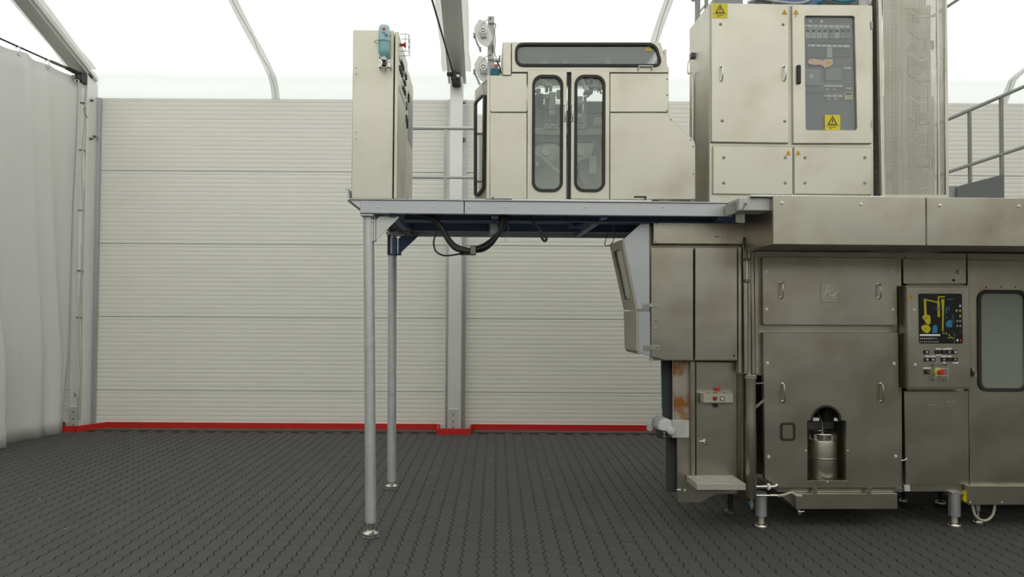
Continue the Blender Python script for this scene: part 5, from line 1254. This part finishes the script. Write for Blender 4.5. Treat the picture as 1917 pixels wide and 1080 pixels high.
part('base_rail', bp(1697, 905, 1802, 920, VO+.01, .04), steel, oc, bev=.002)
part('corner_block', bp(1694, 908, 1704, 920, VO-.01, .02), ltgrey, oc, bev=.002)
g = foot(oc, 1787, 921, 965, 0, 986, 20.5)
f = M.floor(1787, 986); zt = M.q(1787, 922, f[1])[2]; part('head_flange', B().box(f[0]-.048, f[0]+.045, f[1]-.042, f[1]+.042, zt-.004, zt+.012), galv_bl, g)
foot(oc, 1691, 918, 935, 0, 940, 6, m_=dark, plate_w=15)
part('side_hook', B().tube(pxs([(1687,862),(1694,861),(1698,858)], VO-.01), .004, 6), steel_lt, oc)

# ---- door housing at the right
dh = thing('rinser_housing', 'long stainless housing with a large round cornered window door beside the operator cabinet', 'machine', M.floor(1900, 985))
def plr(name, poly, v, t, m_=None, par=None, bev=.003, holes=()): return part(name, B().plate(pp(poly, v), v, v+t, holes), m_ or steel, par or dh, bev=bev)
o0, o1, oz0, oz1 = M.rect(1829.5, 542.5, 1924, 733, VO-.006); w = M.size(6.5, VO)
rd = plr('door', [(1811.5,486),(1985,489),(1985,909),(1816,908)], VO-.006, .03, holes=[rr(o0+.01, o1-.01, oz0+.01, oz1-.01, .065, 7)])
gasket(rd, rr(o0, o1, oz0, oz1, .075, 7), rr(o0+w, o1-w, oz0+w, oz1-w, .05, 7), VO-.006, .012)
pane_part(rd, rr(o0+w*.5, o1-w*.5, oz0+w*.5, oz1-w*.5, .06, 7), VO+.004, hazepane)
for px in (1846, 1873.5, 1901): bolt(rd, px, 537.5, VO-.006, 1.7, steel_dk, 'screw')
lh = part('door_latch', bp(1820, 687, 1825, 705, VO-.035, .03), steel_lt, rd, bev=.003); part('latch_lever', bp(1819, 695, 1824.5, 704, VO-.045, .012), black, lh, bev=.003)
part('latch_pin', B().tube(pxs([(1824,696),(1828,698),(1827,706)], VO-.03), .004, 6), steel_lt, lh)
# inside: pale machinery
part('top_rail', bp(1812, 475, 1985, 488, VO+.04, .04), steel, dh)
part('back_sheet', bp(1818, 480, 1985, 910, VO+.45, .02), inter, dh)
part('body', bp(1755, 484, 2250, 887, VO+.48, 1.2), steel, dh)
part('front_panel', bp(1987, 489, 2350, 909, VO-.006, .03), steel, dh)
part('skirt_tray', bp(1987, 909.5, 2350, 945, VO-.05, .3), steel, dh)
part('inner_drum', B().lathe(M.q(1900, 740, VO+.25), (0,-1,0.05), [(.16,0),(.16,.05),(.10,.08),(.05,.1)], 24), inter, dh, smooth=True)
part('inner_bracket', bp(1880, 640, 1935, 650, VO+.15, .05), ltgrey, dh, bev=.005); part('inner_pipe', B().tube(sp(pxs([(1840,700),(1870,672),(1900,660),(1940,640)], VO+.2)), .03, 10), inter, dh, smooth=True)
part('inner_fitting', bp(1886, 655, 1900, 668, VO+.12, .05), ltgrey, dh, bev=.006)

sk_ = part('skirt_tray', bp(1812.5, 909.5, 1985, 945, VO-.05, .3), steel, dh, bev=.003)
for px in (1817, 1876): bolt(sk_, px, 940, VO-.05, 1.4, steel_lt, 'rivet')
part('yellow_bracket', B().plate(pp([(1805,920),(1812.5,920),(1812.5,943),(1805,938)], VO-.03), VO-.03, VO+.003), yell, dh)
foot(dh, 1761, 918, 936, 0, 944, 7, m_=dark, plate_w=18)
foot(dh, 1831, 945, 955, 0, 980, 8, m_=galv, plate_w=18)
solo('drain_hose', B().tube(sp(pxs([(1820.5,940),(1821.5,950),(1825,963),(1834,972),(1846,974),(1857,966),(1861.5,953),(1862,940)], VO-.02)), .0095, 10), hosem, M.q(1840, 970, VO-.02), M, 'beige corrugated drain hose looping under the skirt tray', 'hose', smooth=True)
